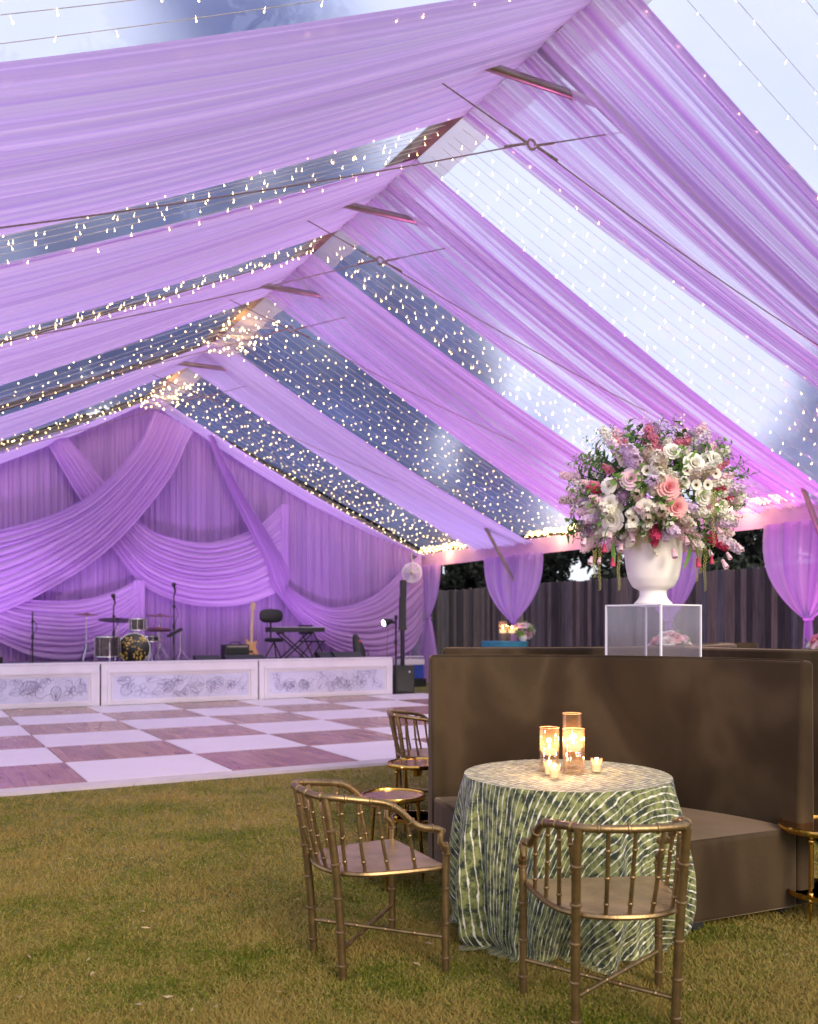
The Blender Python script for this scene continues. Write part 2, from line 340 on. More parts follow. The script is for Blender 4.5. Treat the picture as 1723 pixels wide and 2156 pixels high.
def np_mesh(name, verts, nper, m, parent=None, smooth=False):
    """verts: (n*nper, 3) independent polygons of nper corners"""
    me = bpy.data.meshes.new(name); nv = len(verts); nf = nv // nper
    me.vertices.add(nv); me.vertices.foreach_set('co', np.asarray(verts, dtype=np.float32).ravel())
    me.loops.add(nv); me.loops.foreach_set('vertex_index', np.arange(nv, dtype=np.int32))
    me.polygons.add(nf); me.polygons.foreach_set('loop_start', np.arange(0, nv, nper, dtype=np.int32))
    me.polygons.foreach_set('loop_total', np.full(nf, nper, dtype=np.int32))
    me.update(calc_edges=True); me.validate(); me.materials.append(m)
    o = bpy.data.objects.new(name, me); COL.objects.link(o)
    if parent is not None: o.parent = parent
    return o
def tag(o, label=None, cat=None, group=None, kind=None):
    if label: o['label'] = label
    if cat: o['category'] = cat
    if group: o['group'] = group
    if kind: o['kind'] = kind
    return o
def thing(name, label, cat, loc=(0, 0, 0), rz=0, group=None):
    o = bpy.data.objects.new(name, None); COL.objects.link(o); o.location = loc; o.rotation_euler = (0, 0, rz); o.empty_display_size = .1
    return tag(o, label, cat, group)
def copy_part(o, parent, loc=None, rot=None, scl=None):
    c = o.copy(); COL.objects.link(c); c.parent = parent
    if loc is not None: c.location = loc
    if rot is not None: c.rotation_euler = rot
    if scl is not None: c.scale = (scl, scl, scl) if not isinstance(scl, tuple) else scl
    return c
def copy_tree(o, parent=None):
    c = o.copy(); COL.objects.link(c); c.parent = parent
    for ch in o.children: copy_tree(ch, c)
    return c
def spline(pts, n):
    """Catmull-Rom through points, n samples per piece"""
    P = [np.array(p, dtype=float) for p in pts]; P = [2 * P[0] - P[1]] + P + [2 * P[-1] - P[-2]]; out = []
    for i in range(1, len(P) - 2):
        for k in range(n):
            t = k / n; a, b, c, d = P[i - 1], P[i], P[i + 1], P[i + 2]
            out.append(tuple(.5 * (2 * b + (c - a) * t + (2 * a - 5 * b + 4 * c - d) * t * t + (3 * b - a - 3 * c + d) * t ** 3)))
    out.append(tuple(P[-2])); return out
def resample(pts, n):
    P = np.array(pts); d = np.r_[0, np.cumsum(np.linalg.norm(np.diff(P, axis=0), axis=1))]; s = np.linspace(0, d[-1], n)
    return np.stack([np.interp(s, d, P[:, k]) for k in range(P.shape[1])], 1)
def fbm(x, seed=0):
    return sum(math.sin(x * f + seed * 1.7 + f) / f ** .7 for f in (1, 2.3, 4.1, 7.7)) / 2

# ================================================================== SETTING: ground
g = MB().add([(-200, -60, 0), (200, -60, 0), (200, 340, 0), (-200, 340, 0)], [(0, 1, 2, 3)]).build('ground', M_lawn); tag(g, kind='structure')
# blades where the camera can tell them
def grass():
    n = 300000
    d = 1 / (1 / 2.6 - rng.random(n) ** .85 * (1 / 2.6 - 1 / 12.0)); kx = rng.uniform(-.50, .50, n)
    x = kx * d; y = d
    a = -SA * x + CA * y; b = CA * x + SA * y
    keep = ~((a > 8.72) & (b < 10.0)); x, y, d = x[keep], y[keep], d[keep]; n = len(x)
    clump = np.sin(x * 9 + np.sin(y * 7) * 2) * np.sin(y * 8.3 + np.sin(x * 5) * 2)
    h = rng.uniform(.008, .024, n) * (1 + .3 * clump) * (1 + .05 * d); wd = rng.uniform(.0016, .003, n) * (1 + .16 * d)
    th = rng.uniform(0, 2 * np.pi, n); ln = rng.uniform(.2, 1.3, n) * h * 1.3; la = rng.uniform(0, 2 * np.pi, n)
    v = np.zeros((n, 3, 3)); dx, dy = np.cos(th) * wd, np.sin(th) * wd
    v[:, 0] = np.stack([x - dx, y - dy, np.full(n, -.002)], 1); v[:, 1] = np.stack([x + dx, y + dy, np.full(n, -.002)], 1)
    v[:, 2] = np.stack([x + np.cos(la) * ln, y + np.sin(la) * ln, h], 1)
    tag(np_mesh('grass', v.reshape(-1, 3), 3, M_blade), 'short olive and straw coloured lawn grass under the tent', 'grass', kind='stuff')
grass()

# ================================================================== TENT
BR, ZR, BE, BL, ZE = 5.02, 6.82, 12.45, -2.41, 3.47        # ridge, ridge height, right eave, left eave, eave height
A_BACK, A_FRONT = 21.75, 0.6
SL = (ZR - ZE) / (BE - BR)
RAFT = [3.8, 6.77, 9.8, 12.7, 17.2, 21.9]
def roof_z(b): return ZR - SL * abs(b - BR)
tent = thing('party_tent', 'large clear-roofed frame tent with pitched roof, metal collar bars and cable ties', 'tent', W(BR, 12, 0), R(28.93))
bpy.context.view_layer.update()
TI = tent.matrix_world.inverted()
def tpart(mb, name, m, parent=tent, smooth=True):
    mb.v = [tuple(TI @ Vector(q)) for q in mb.v]
    return mb.build(name, m, parent, smooth)
mb = MB()
for s, be in ((1, BE), (-1, BL)):
    mb.grid(lambda u, v: W(BR + (be - BR) * v, A_FRONT + (A_BACK - A_FRONT) * (u if s > 0 else 1 - u), ZR + .12 + (ZE - ZR) * v + .03 * math.sin(u * 37 + v * 3)), 60, 6)
tpart(mb, 'roof_skin', M_vinyl)
tpart(MB().grid(lambda u, v: W(BR + .06 + .34 * v, A_FRONT + (A_BACK - A_FRONT) * u, ZR + .03 - SL * (.06 + .34 * v) + .012 * math.sin(u * 260 + 3 * v)), 300, 3), 'ridge_flap', M_flap)
tpart(MB().wbox(BR - .06, BR + .06, A_FRONT, A_BACK + .2, ZR - .04, ZR + .09), 'ridge_beam', M_rusty)
for a in RAFT:
    for be in (BE, BL):
        sg = 1 if be > BR else -1
        p0 = (BR + sg * .07, ZR + .02); p1 = (be, ZE + .02)
        vs = [W(b, a + da, z + dz) for (b, z) in (p0, p1) for da in (-.035, .035) for dz in (-.05, .05)]
        tpart(MB().add(vs, [(0, 1, 3, 2), (4, 6, 7, 5), (0, 2, 6, 4), (1, 5, 7, 3), (0, 4, 5, 1), (2, 3, 7, 6)]), 'rafter', M_raf, smooth=False)
        ap_ = {9.8: 9.2, 12.7: 12.35, 17.2: 17.25}.get(a, a) if be == BE else a
        tpart(MB().wbox(be - .06, be + .06, ap_ - .06, ap_ + .06, 0, ZE - .35), 'post', M_alu, smooth=False)
    tpart(MB().tube([W(4.2, a, 6.45), W(4.26, a, 6.47), W(5.8, a, 6.49), W(5.86, a, 6.50)], [.008, .042, .042, .008], 10), 'collar_bar', M_alu)
    ring = W(BR, a, 5.9)
    tpart(MB().tube([W(BR +   .045 * math.cos(q), a, 5.9 + .045 * math.sin(q)) for q in np.linspace(0, 2 * math.pi, 15)[:-1]], .012, 6, closed=True), 'cable_ring', M_cable)
    def cab(b0, z0, b1, z1, sag):
        return [W(b0 + (b1 - b0) * q, a, z0 + (z1 - z0) * q - sag * 4 * q * (1 - q)) for q in np.linspace(0, 1, 15)]
    c = MB()
    for b1, z1, sag in ((BR - 1.15, 6.25, 0), (BR + 1.17, 6.33, 0), (BL + .1, 3.25, .10), (BE - .1, 3.85, .14)):
        s = 1 if b1 > BR else -1
        c.tube(cab(BR + s * .04, 5.9, b1, z1, sag), .0065, 6)
        c.tube(cab(BR + s * .04, 5.9, BR + s * .04 + (b1 - BR) * (.18 if abs(b1 - BR) < 2 else .035), 5.9 + (z1 - 5.9) * (.18 if abs(b1 - BR) < 2 else .035), 0), .012, 6)
    for b1, z1 in ((BR - 1.15, 6.25), (BR + 1.17, 6.33)): c.wbox(b1 - .03, b1 + .03, a - .02, a + .02, z1 - .02, z1 + .04)
    tpart(c, 'tie_cable', M_cable)
for a, b0, z0, b1, z1 in ((17.2, 11.4, 3.85, 12.25, 2.55), (12.7, 11.4, 3.85, 12.25, 2.5), (9.2, 11.75, 3.8, 12.5, 2.5), (6.77, 11.4, 3.85, 12.4, 2.5)):
    tpart(MB().tube([W(b0, a, z0), W(b1, a, z1)], .04, 8), 'eave_brace', M_alu)
for be in (BE, BL):
    s = 1 if be > BR else -1
    tpart(MB().grid(lambda u, v: W(be - s * (.09 + .012 * math.sin(u * 90 + v)), A_FRONT + (A_BACK - A_FRONT) * u, 3.12 + .36 * v), 160, 3), 'eave_valance', M_val)
    tpart(MB().wbox(be - .07, be + .07, A_FRONT, A_BACK, 3.16, 3.46), 'eave_beam', M_alu, smooth=False)
# bases of the posts at the gable end
mb = MB()
for b in (-.5, 2.3, BR, 7.7, 10.1): mb.wbox(b - .05, b + .05, A_BACK + .12, A_BACK + .22, 0, roof_z(b) - .05)
tpart(mb, 'gable_post', M_alu, smooth=False)

# ------------------------------------------------------------------ ceiling swaths of voile
SW = [((5.6, 7.95), (5.7, 7.1), (5.35, 8.1), .10, 'nearest'), ((8.9, 10.97), (8.9, 10.8), (8.82, 10.95), .10, 'second nearest'),
      ((11.85, 13.76), (11.9, 14.6), (11.85, 13.8), .10, 'third'), ((16.25, 18.3), (16.6, 19.0), (16.1, 18.55), .12, 'fourth'),
      ((20.9, 22.0), (21.4, 22.2), (20.85, 22.0), .12, 'farthest')]
pos = ['nearest the camera', 'second from the camera', 'third from the camera', 'fourth from the camera', 'farthest, meeting the back wall']
for i, (ar, er, el, sag, nm) in enumerate(SW):
    root = thing('ceiling_drape', 'sheer lavender drape swath over the ridge, ' + pos[i], 'drape', W(BR, (ar[0] + ar[1]) / 2, ZR - .25), R(28.93), 'sheer lavender swaths under the roof')
    bpy.context.view_layer.update(); inv = root.matrix_world.inverted()
    for s, be, ee in ((1, BE, er), (-1, BL, el)):
        npl = 46
        ph = [random.uniform(0, 6.28) for _ in range(6)]
        def fn(u, v, s=s, be=be, ee=ee, ph=ph):
            vv = 1 - v
            a0 = ar[0] * vv + ee[0] * v; a1 = ar[1] * vv + ee[1] * v
            wob = .012 * math.sin(u * 23 + ph[0] + 1.1 * v) + .006 * math.sin(u * 61 + ph[1])
            a = a0 + (a1 - a0) * (u + wob * (1 if .03 < u < .97 else 0))
            sg = sag * math.sin(math.pi * min(1, v * 1.0)) ** .9 * (1 + .25 * math.sin(u * 9 + ph[2]))
            belly = .16 * math.sin(math.pi * u) * math.sin(math.pi * v)
            pl = .012 * math.sin(u * 170 + ph[3] + 2 * math.sin(u * 17)) + .014 * math.sin(u * 63 + ph[4] + 1.5 * v) + .018 * math.sin(u * 21 + ph[5] + v + .8 * math.sin(v * 7 + u * 5))
            b = BR + (be - .1 * s - BR) * v
            z = ZR - .10 + (ZE - .08 - ZR + .10) * v - sg - belly + pl * min(1, .35 + v * 3)
            return tuple(inv @ Vector(W(b, a, z)))
        MB().grid(fn, 260, 26).build('left_slope_cloth' if s < 0 else 'right_slope_cloth', M_ceil if s < 0 or i > 2 else M_ceilr, root)

# ------------------------------------------------------------------ fairy lights
def bulb_mesh(r):
    return [(1e-6, -2.4 * r), (r * .8, -1.7 * r), (r, -.9 * r), (r * .55, 0.2 * r), (r * .3, .8 * r), (1e-6, 1 * r)]
proto_bulb = None
where = {0: 'in the nearest roof gap', 1: 'in the second roof gap', 2: 'in the third roof gap', 3: 'in the wide fourth roof gap', 4: 'in the farthest roof gap'}
ORD = ['frontmost', 'second', 'third', 'fourth', 'fifth', 'sixth', 'seventh', 'eighth', 'ninth', 'tenth', 'eleventh', 'twelfth']
PAN = [(3.9, 5.75, 3.9, 5.75, 6), (7.95, 8.85, 7.25, 8.8, 7), (11.05, 11.8, 10.95, 11.85, 7), (13.9, 16.2, 14.5, 16.55, 11), (18.35, 20.95, 19.05, 21.4, 12)]
for pi_, (r0, r1, e0, e1, ns) in enumerate(PAN):
    for s, be in ((1, BE), (-1, BL)):
        for k in range(ns if s > 0 or pi_ < 3 else ns - 4):
            f = (k + .5) / ns if pi_ in (0,) else k / ((ns if s > 0 or pi_ < 3 else ns - 4) - 1)
            f = f * 1.06 - .03
            ja, jb = random.uniform(-.05, .05), random.uniform(-.06, .06)
            ee0, ee1 = (e0, e1) if s > 0 else (r0, r1)
            a0 = r0 + (r1 - r0) * f + ja; a1 = ee0 + (ee1 - ee0) * f + jb
            sag = random.uniform(.10, .2)
            def P(v):
                b = BR + s * .1 + (be - s * .25 - BR) * v
                return W(b, a0 + (a1 - a0) * v, ZR - .12 + (ZE - ZR + .12) * v - sag * 4 * v * (1 - v) * .6)
            side = 'right' if s > 0 else 'left'
            root = thing('fairy_light_strand', '%s fairy light strand %s, %s slope' % (ORD[k], where[pi_], side), 'string lights', P(0), 0, 'fairy light strands %s, %s slope' % (where[pi_], side))
            O = Vector(P(0))
            nn = 30
            MB().tube([tuple(Vector(P(q / nn)) - O) for q in range(nn + 1)], .0026 if pi_ < 3 else .0028, 4, False).build('cord', M_cord, root)
            sp = (.40, .32, .27, .26, .25)[pi_]; nb = int(8.0 / sp); bm = MB()
            rad = random.uniform(.85, 1.1) * (.005, .0056, .0066, .0082, .0102)[pi_]
            for j in range(nb):
                v = (j + .5 + random.uniform(-.3, .3)) / nb; q = Vector(P(v)) - O; drop = random.uniform(.01, .09) if pi_ > 0 else random.uniform(.01, .05)
                q.z -= drop
                if pi_ < 3:
                    if proto_bulb is None:
                        bb = MB().lathe(bulb_mesh(1.0), n=7); bb.tube([(0, 0, .8), (0, 0, 5)], .12, 4); proto_bulb = bb.build('bulb', M_bulb, root); proto_bulb.location = q; proto_bulb.scale = (rad,) * 3
                    else: copy_part(proto_bulb, root, q, (random.uniform(-.4, .4), random.uniform(-.4, .4), 0), rad)
                else:
                    rb = rad * random.choice((.6, .85, 1, 1.15)); bm.lathe([(x * rb, y * rb) for x, y in ((1e-6, -2.2), (.9, -1.2), (.6, 0), (1e-6, .9))], tuple(q), 5)
            if pi_ >= 3: tag(bm.build('bulbs', M_bulb, root), kind='stuff')
# gathered coils of the same lights along the eave and under the ridge
for a0, a1, b, z, lab, seedb in ((19.1, 21.3, BE - .3, 3.56, 'coil of gold fairy lights gathered on the eave beam by the back corner', 1), (14.6, 16.5, BE - .3, 3.56, 'coil of gold fairy lights gathered on the eave beam left of the flowers', 2),
                      (9.6, 11.6, BE - .3, 3.56, 'coil of gold fairy lights gathered on the eave beam right of the flowers', 5),
                      (18.4, 20.9, BR, ZR - .22, 'coil of gold fairy lights under the ridge nearest the back wall', 3), (14.0, 16.2, BR, ZR - .22, 'coil of gold fairy lights under the ridge before the fourth swath', 4)):
    root = thing('light_coil', lab, 'string lights', W(b, (a0 + a1) / 2, z), R(28.93), 'gathered coils of gold fairy lights')
    bpy.context.view_layer.update(); inv = root.matrix_world.inverted(); random.seed(seedb)
    pts = []; n = 160 if b > 8 else 90; bm = MB()
    wb = .12 if b > 8 else .42
    for i in range(n):
        q = i / (n - 1); p = Vector(W(b + random.uniform(-wb, wb) * (1 if b > 8 else 1), a0 + (a1 - a0) * q + random.uniform(-.1, .1), z + random.uniform(-.07, .06) - (0 if b > 8 else SL * .3))); pts.append(inv @ p)
    MB().tube(pts, .004, 4, False).build('cord', M_cordglow if b > 8 else M_cord, root)  # eave cords emit, imitating the gathered glow of their bulbs
    for p in pts[::2]: bm.lathe([(1e-6, -.03), (.015, -.014), (.008, .004), (1e-6, .012)], tuple(p), 5)
    tag(bm.build('bulbs', M_bulb, root), kind='stuff')
    l = lamp('coil_glow', 'POINT', (0, 0, -.12), 14 if b > 8 else 16, (1, .62, .22), shadow_soft_size=.25); l.parent = root
random.seed(21)
# glow of the many small bulbs in the two densest gaps
# ================================================================== BACK WALL
root = thing('backdrop_curtain', 'pleated purple voile curtain closing the gable end behind the stage', 'curtain', W(BR, 21.5, 0), R(28.93))
bpy.context.view_layer.update(); inv = root.matrix_world.inverted()
def wallfn(b0, b1, a_, amp, freq, seed):
    def fn(u, v):
        b = b0 + (b1 - b0) * u; top = roof_z(b) - .15
        pl = amp * (math.sin(b * freq + seed) + .6 * math.sin(b * freq * 2.3 + 1 + .4 * v) + .5 * math.sin(b * 3.1 + seed))
        return tuple(inv @ Vector(W(b + .01 * math.sin(b * 31 + v * 4), a_ + pl, top * v + .02)))
    return fn
edges = [-2.3, 2.0, 4.6, 6.95, 9.35, 11.9]
for i in range(5):
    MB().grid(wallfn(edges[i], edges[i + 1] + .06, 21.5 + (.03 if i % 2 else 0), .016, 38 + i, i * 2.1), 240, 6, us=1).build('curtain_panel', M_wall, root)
# darker slits between panels: the lining behind
tag(MB().grid(lambda u, v: tuple(inv @ Vector(W(-2.4 + 14.9 * u, 21.7, (roof_z(-2.4 + 14.9 * u) - .05) * v))), 40, 1).build('lining', mat('lining_cloth', (.20, .17, .32), .9), root))

def swag(upper, lower, lab, nf, a_=21.25, depth=.085, jitter=1):
    up = resample(spline([wall_pt(x, y, a_) for x, y in upper], 8), 70); lo = resample(spline([wall_pt(x, y, a_) for x, y in lower], 8), 70)
    c = up.mean(0)
    root = thing('draped_swag', lab, 'drape', W(c[0], a_, 0), R(28.93), 'purple voile swags across the back wall')
    bpy.context.view_layer.update(); inv = root.matrix_world.inverted(); s0 = random.uniform(0, 6)
    def fn(u, v):
        i = min(69, int(round(v * 69))); p = up[i] + (lo[i] - up[i]) * (u + .012 * math.sin(u * 40 + v * 5 + s0))
        mid = math.sin(math.pi * v) ** .6
        fold = abs(math.sin(math.pi * nf * (u + .035 * math.sin(3.1 * v + s0 + u * 6)))) ** .75
        return tuple(inv @ Vector(W(p[0], a_ - depth * (.35 + .65 * mid) * fold - .10 * math.sin(math.pi * u) - .03, p[1] - .02 * fold)))
    MB().grid(fn, nf * 10, 69).build('cloth', M_swag, root)
swag([(141, 915), (152, 932), (225, 1020), (300, 1105), (372, 1135), (450, 1142), (535, 1112), (592, 1062)], [(93, 926), (105, 945), (165, 1050), (232, 1150), (300, 1232), (400, 1272), (505, 1272), (592, 1240)],
     'long purple swag looping from the left roofline down across the middle of the back wall', 13, 21.33)
swag([(325, 864), (315, 885), (290, 935), (225, 1010), (140, 1068), (0, 1112), (-160, 1120)], [(405, 908), (392, 930), (352, 1010), (262, 1120), (160, 1205), (0, 1292), (-160, 1330)],
     'broad purple swag sweeping from under the ridge down to the left edge of the photo', 14, 21.12)
swag([(450, 920), (468, 962), (510, 1040), (560, 1120), (608, 1205), (600, 1228), (650, 1262), (710, 1277), (790, 1250), (850, 1192), (884, 1165)],
     [(436, 915), (450, 956), (486, 1040), (520, 1112), (560, 1195), (575, 1240), (640, 1320), (715, 1372), (800, 1392), (862, 1372), (888, 1330)],
     'purple swag falling from the right roofline and looping low behind the column speaker', 12, 21.24)
swag([(287, 1222), (235, 1246), (160, 1264), (60, 1262), (0, 1250), (-120, 1210)], [(287, 1310), (255, 1350), (170, 1385), (70, 1378), (0, 1350), (-120, 1300)],
     'low purple swag behind the drum kit at the left of the stage', 11, 21.27)
# narrow vertical tails
for px, y0, y1, wd, lab in ((292, 1222, 1400, 16, 'narrow pleated tail of cloth hanging straight behind the drums'), (599, 1062, 1240, 10, 'narrow gathered tail of cloth where two swags meet')):
    b0, z1 = wall_pt(px, y0, 21.2); b1, z0 = wall_pt(px + wd * 1.6, y1, 21.2)
    root = thing('cloth_tail', lab, 'drape', W(b0, 21.2, z0), R(28.93)); bpy.context.view_layer.update(); inv = root.matrix_world.inverted()
    MB().grid(lambda u, v: tuple(inv @ Vector(W(b0 + (b1 - b0) * (u - .5), 21.16 + .02 * math.sin(u * 20), z0 + (z1 - z0) * v))), 24, 6).build('cloth', M_swag, root)

# ================================================================== SIDE CURTAINS (tied at the posts)
def side_curtain(a_c, wid, lab, zt=1.62, tail=.10, a_tie=None):
    at = a_c if a_tie is None else a_tie
    root = thing('tied_curtain', lab, 'curtain', W(BE - .2, a_c, 0), R(28.93), 'lavender curtains tied at the tent posts')
    bpy.context.view_layer.update(); inv = root.matrix_world.inverted(); s = a_c
    def fn(u, v):     # v 0 top .. 1 tie
        h = wid / 2 * (1 - v ** 2.6 * .955) + .035
        a = a_c + (at - a_c) * v + (u - .5) * 2 * h
        pl = (.05 * (1 - v * .6)) * math.sin(u * 46 + 1.5 * math.sin(u * 7 + s)) + .02 * math.sin(u * 19 + s)
        return tuple(inv @ Vector(W(BE - .22 + pl * (1 - .5 * v), a, 3.15 - (3.15 - zt) * v)))
    MB().grid(fn, 110, 30).build('gathered_cloth', M_side, root)
    def f2(u, v):
        h = .05 + tail * v ** .7
        return tuple(inv @ Vector(W(BE - .2 + .03 * math.sin(u * 30), at + (u - .5) * 2 * h, zt - (zt - .02) * v)))
    MB().grid(f2, 50, 12).build('tail', M_side, root)
    MB().tube([tuple(inv @ Vector(W(BE - .2 + .07 * math.cos(q), at + .06 * math.sin(q), zt))) for q in np.linspace(0, 2 * math.pi, 13)[:-1]], .022, 6, closed=True).build('tie_band', M_side, root)
side_curtain(17.2, 2.35, 'lavender curtain tied to a point above the small teal table', 1.62, .07)
side_curtain(12.35, 1.6, 'lavender curtain tied back behind the white flower urn', 1.62, .07)
side_curtain(9.25, 1.95, 'lavender curtain tied at the right edge of the photo', 1.62, .07, 9.4)
side_curtain(21.1, 1.1, 'lavender curtain gathered at the back corner beside the column speaker', 1.75, .62)

# ================================================================== FENCE
F0, F1 = Vector((10.8, 7.98)), Vector((-4.5, 38.8)); fd = (F1 - F0); FL = fd.length; fd.normalize(); fang = math.atan2(fd.y, fd.x)
root = thing('wooden_fence', 'weathered grey wooden board fence outside the tent along the right side', 'fence', (F0.x, F0.y, 0), fang)
mb = MB(); nb = int(FL / .145)
for i in range(nb):
    x = i * .145; h = 2.60 + random.uniform(-.02, .02); y = random.uniform(-.004, .004); w_ = .138; c = .025
    vs = [(x, y, 0), (x + w_, y, 0), (x + w_, y, h - c), (x + w_ - c, y, h), (x + c, y, h), (x, y, h - c)]; vs += [(p[0], p[1] - .02, p[2]) for p in vs]
    uv = [(i + .5 + (p[0] - x - .07) * 3, p[2]) for p in vs]
    mb.add(vs, [(0, 1, 2, 3, 4, 5), (11, 10, 9, 8, 7, 6)] + [(k, k + 6, (k + 1) % 6 + 6, (k + 1) % 6) for k in range(6)], uv)
mb.build('boards', M_fence, root, False)
mb = MB()
for z in (.4, 1.3, 2.2): mb.box((FL / 2, -.05, z), (FL, .04, .09))
mb.build('rails', M_fence, root, False)

# ================================================================== TREES
def tree(x, y, h, rad, lab, n=9000, leaf=.20, crown0=.35, clumps=26, group='dark trees outside the tent', name='tree', seed=0, dens=1.0):
    r = np.random.default_rng(seed + 100); rr = random.Random(seed)
    root = thing(name, lab, 'tree', (x, y, 0), 0, group)
    mb = MB(); zc = h * crown0
    mb.tube([(0, 0, 0), (.1, .05, h * .3), (-.1, .1, h * .6), (.05, 0, h * .93)], [h * .022, h * .017, h * .011, .03], 8)
    cl = []
    for i in range(clumps):
        t = (i + .5) / clumps; z = zc + (h - zc) * t; rm = rad * math.sin(math.pi * min(1, .18 + .80 * t)) ** .7
        th = i * 2.4 + rr.uniform(-.5, .5); q = rr.uniform(.35, 1) * rm
        c = (q * math.cos(th), q * math.sin(th), z); cl.append((c, rr.uniform(.16, .34) * rad))
        mb.tube([(0, 0, z - .12 * h * (.5 + .5 * (1 - t))), (c[0] * .5, c[1] * .5, z - .03 * h), c], [h * .006, h * .004, .02], 5)
    mb.build('trunk', M_trunk, root)
    per = int(n / clumps); V = []
    for c, cr in cl:
        d = r.normal(size=(per, 3)); d /= np.linalg.norm(d, axis=1)[:, None]
        p = np.array(c) + d * (r.random((per, 1)) ** .45) * cr * np.array([1.15, 1.15, .75])
        u = r.normal(size=(per, 3)); u /= np.linalg.norm(u, axis=1)[:, None]; w2 = np.cross(u, r.normal(size=(per, 3))); w2 /= np.linalg.norm(w2, axis=1)[:, None]
        s = leaf * r.uniform(.5, 1.2, (per, 1))
        V.append(np.stack([p - u * s, p + w2 * s * .5, p + u * s, p - w2 * s * .5], 1))
    np_mesh('crown', np.concatenate(V).reshape(-1, 3), 4, M_leafd, root)
T_ = [(-16.5, 33, 20.5, 7, 'tall dark tree seen through the roof at the far left'), (-7.4, 34, 29, 5.8, 'tall dark tree rising left of the ridge, seen through the roof'),
      (-4.3, 35, 22, 5.0, 'dark tree seen through the roof gap left of the second cable ring'), (1.0, 38, 18, 4.6, 'dark tree seen through the roof to the right of the second cable ring'),
      (-7.5, 47, 21, 6, 'dark tree farther back behind the middle of the back wall'), (4.2, 41, 10.5, 3.4, 'low dark tree seen at the lower end of the dense light gap'),
      (-24, 29, 17, 7, 'dark spreading tree beyond the left side of the tent'), (-12, 38, 21, 6, 'dark tree behind and between the two trees at the left'), (15.8, 33, 12.6, 3.6, 'lone tree seen through the roof at the right edge of the photo')]
for i, (x, y, h, rad, lab) in enumerate(T_): tree(x, y, h, rad, lab, 14000 if x < 10 else 5000, .28 if x < 10 else .2, .25, 34, seed=i)
U_ = [(4.2, 33, 'dark bushy tree above the fence by the back corner curtain'), (7.6, 29, 'dark bushy tree above the fence between the first two tied curtains'), (10.0, 26.5, 'dark bushy tree above the fence left of the flower urn'),
      (13.2, 25.5, 'dark bushy tree above the fence behind the flower urn'), (16.5, 24, 'dark bushy tree with sky gaps right of the flower urn'), (19.5, 21, 'dark bushy tree behind the curtain at the right edge')]
for i, (x, y, lab) in enumerate(U_): tree(x, y, 5.9 if i < 4 else 5.4, 2.6, lab, 11000, .15, .12, 30, 'low dark trees behind the fence', 'bushy_tree', 40 + i)
tree(1.0, 39, 6.5, 3, 'dark bushy tree behind the fence at its far end', 8000, .18, .1, 24, 'low dark trees behind the fence', 'bushy_tree', 60)

# pale canopy top beyond the fence
root = thing('pop_up_canopy', 'pale blue canopy top showing above the fence at the right', 'canopy', (9.3, 21.0, 0), .3)
mb = MB(); mb.add([(-1.3, -1.3, 2.72), (1.3, -1.3, 2.72), (1.3, 1.3, 2.72), (-1.3, 1.3, 2.72), (-.5, -.5, 3.02), (.5, -.5, 3.02), (.5, .5, 3.02), (-.5, .5, 3.02), (-1.3, -1.3, 2.5), (1.3, -1.3, 2.5), (1.3, 1.3, 2.5), (-1.3, 1.3, 2.5)],
   [(0, 1, 5, 4), (1, 2, 6, 5), (2, 3, 7, 6), (3, 0, 4, 7), (4, 5, 6, 7), (8, 9, 1, 0), (9, 10, 2, 1), (10, 11, 3, 2), (11, 8, 0, 3)]); mb.build('canopy_top', mat('pale_blue_canvas', (.32, .48, .62), .7), root)
for x, y in ((-1.2, -1.2), (1.2, -1.2), (1.2, 1.2), (-1.2, 1.2)): MB().tube([(x, y, 0), (x, y, 2.6)], .03, 6).build('leg', M_alu, root)

# ================================================================== DANCE FLOOR
TS = 1.4; B0 = 1.5; A0 = 8.88
df_ = thing('dance_floor', 'portable dance floor of large white and walnut squares laid on the grass', 'dance floor', W(B0, A0, 0), R(28.93))
bpy.context.view_layer.update(); inv = df_.matrix_world.inverted()
for nm, par, m in (('white_squares', 1, M_tilew), ('walnut_squares', 0, M_tileb)):
    mb = MB()
    for i in range(-5, 6):
        for j in range(6):
            if (i + j) % 2 == (0 if par else 1):
                x, y, g_ = i * TS, j * TS, .006; z = .062
                vs = [(x + g_, y + g_, z), (x + TS - g_, y + g_, z), (x + TS - g_, y + TS - g_, z), (x + g_, y + TS - g_, z)]; vs += [(p[0], p[1], .02) for p in vs]
                mb.add(vs, [(0, 1, 2, 3), (0, 4, 5, 1), (1, 5, 6, 2), (2, 6, 7, 3), (3, 7, 4, 0)], [(p[0] * 1.0 + i * .37, p[1] + j * .21) for p in vs])
    mb.build(nm, m, df_, False)
mb = MB().box((.5 * TS, 3 * TS, .03), (11 * TS - .02, 6 * TS - .02, .05)); mb.build('base', mat('floor_base', (.12, .09, .11), .8), df_, False)
mb = MB(); x0, x1 = -5 * TS, 6 * TS
mb.add([(x0, -.005, .061), (x1, -.005, .061), (x1, -.06, .030), (x0, -.06, .030), (x0, -.064, .0), (x1, -.064, 0)], [(3, 2, 1, 0), (4, 5, 2, 3)])
mb.add([(x1 + .005, 0, .061), (x1 + .11, 0, .022), (x1 + .11, 6 * TS, .022), (x1 + .005, 6 * TS, .061), (x1 + .115, 0, 0), (x1 + .115, 6 * TS, 0)], [(0, 1, 2, 3), (1, 4, 5, 2)])
mb.build('edge_ramp', M_trim, df_, False)

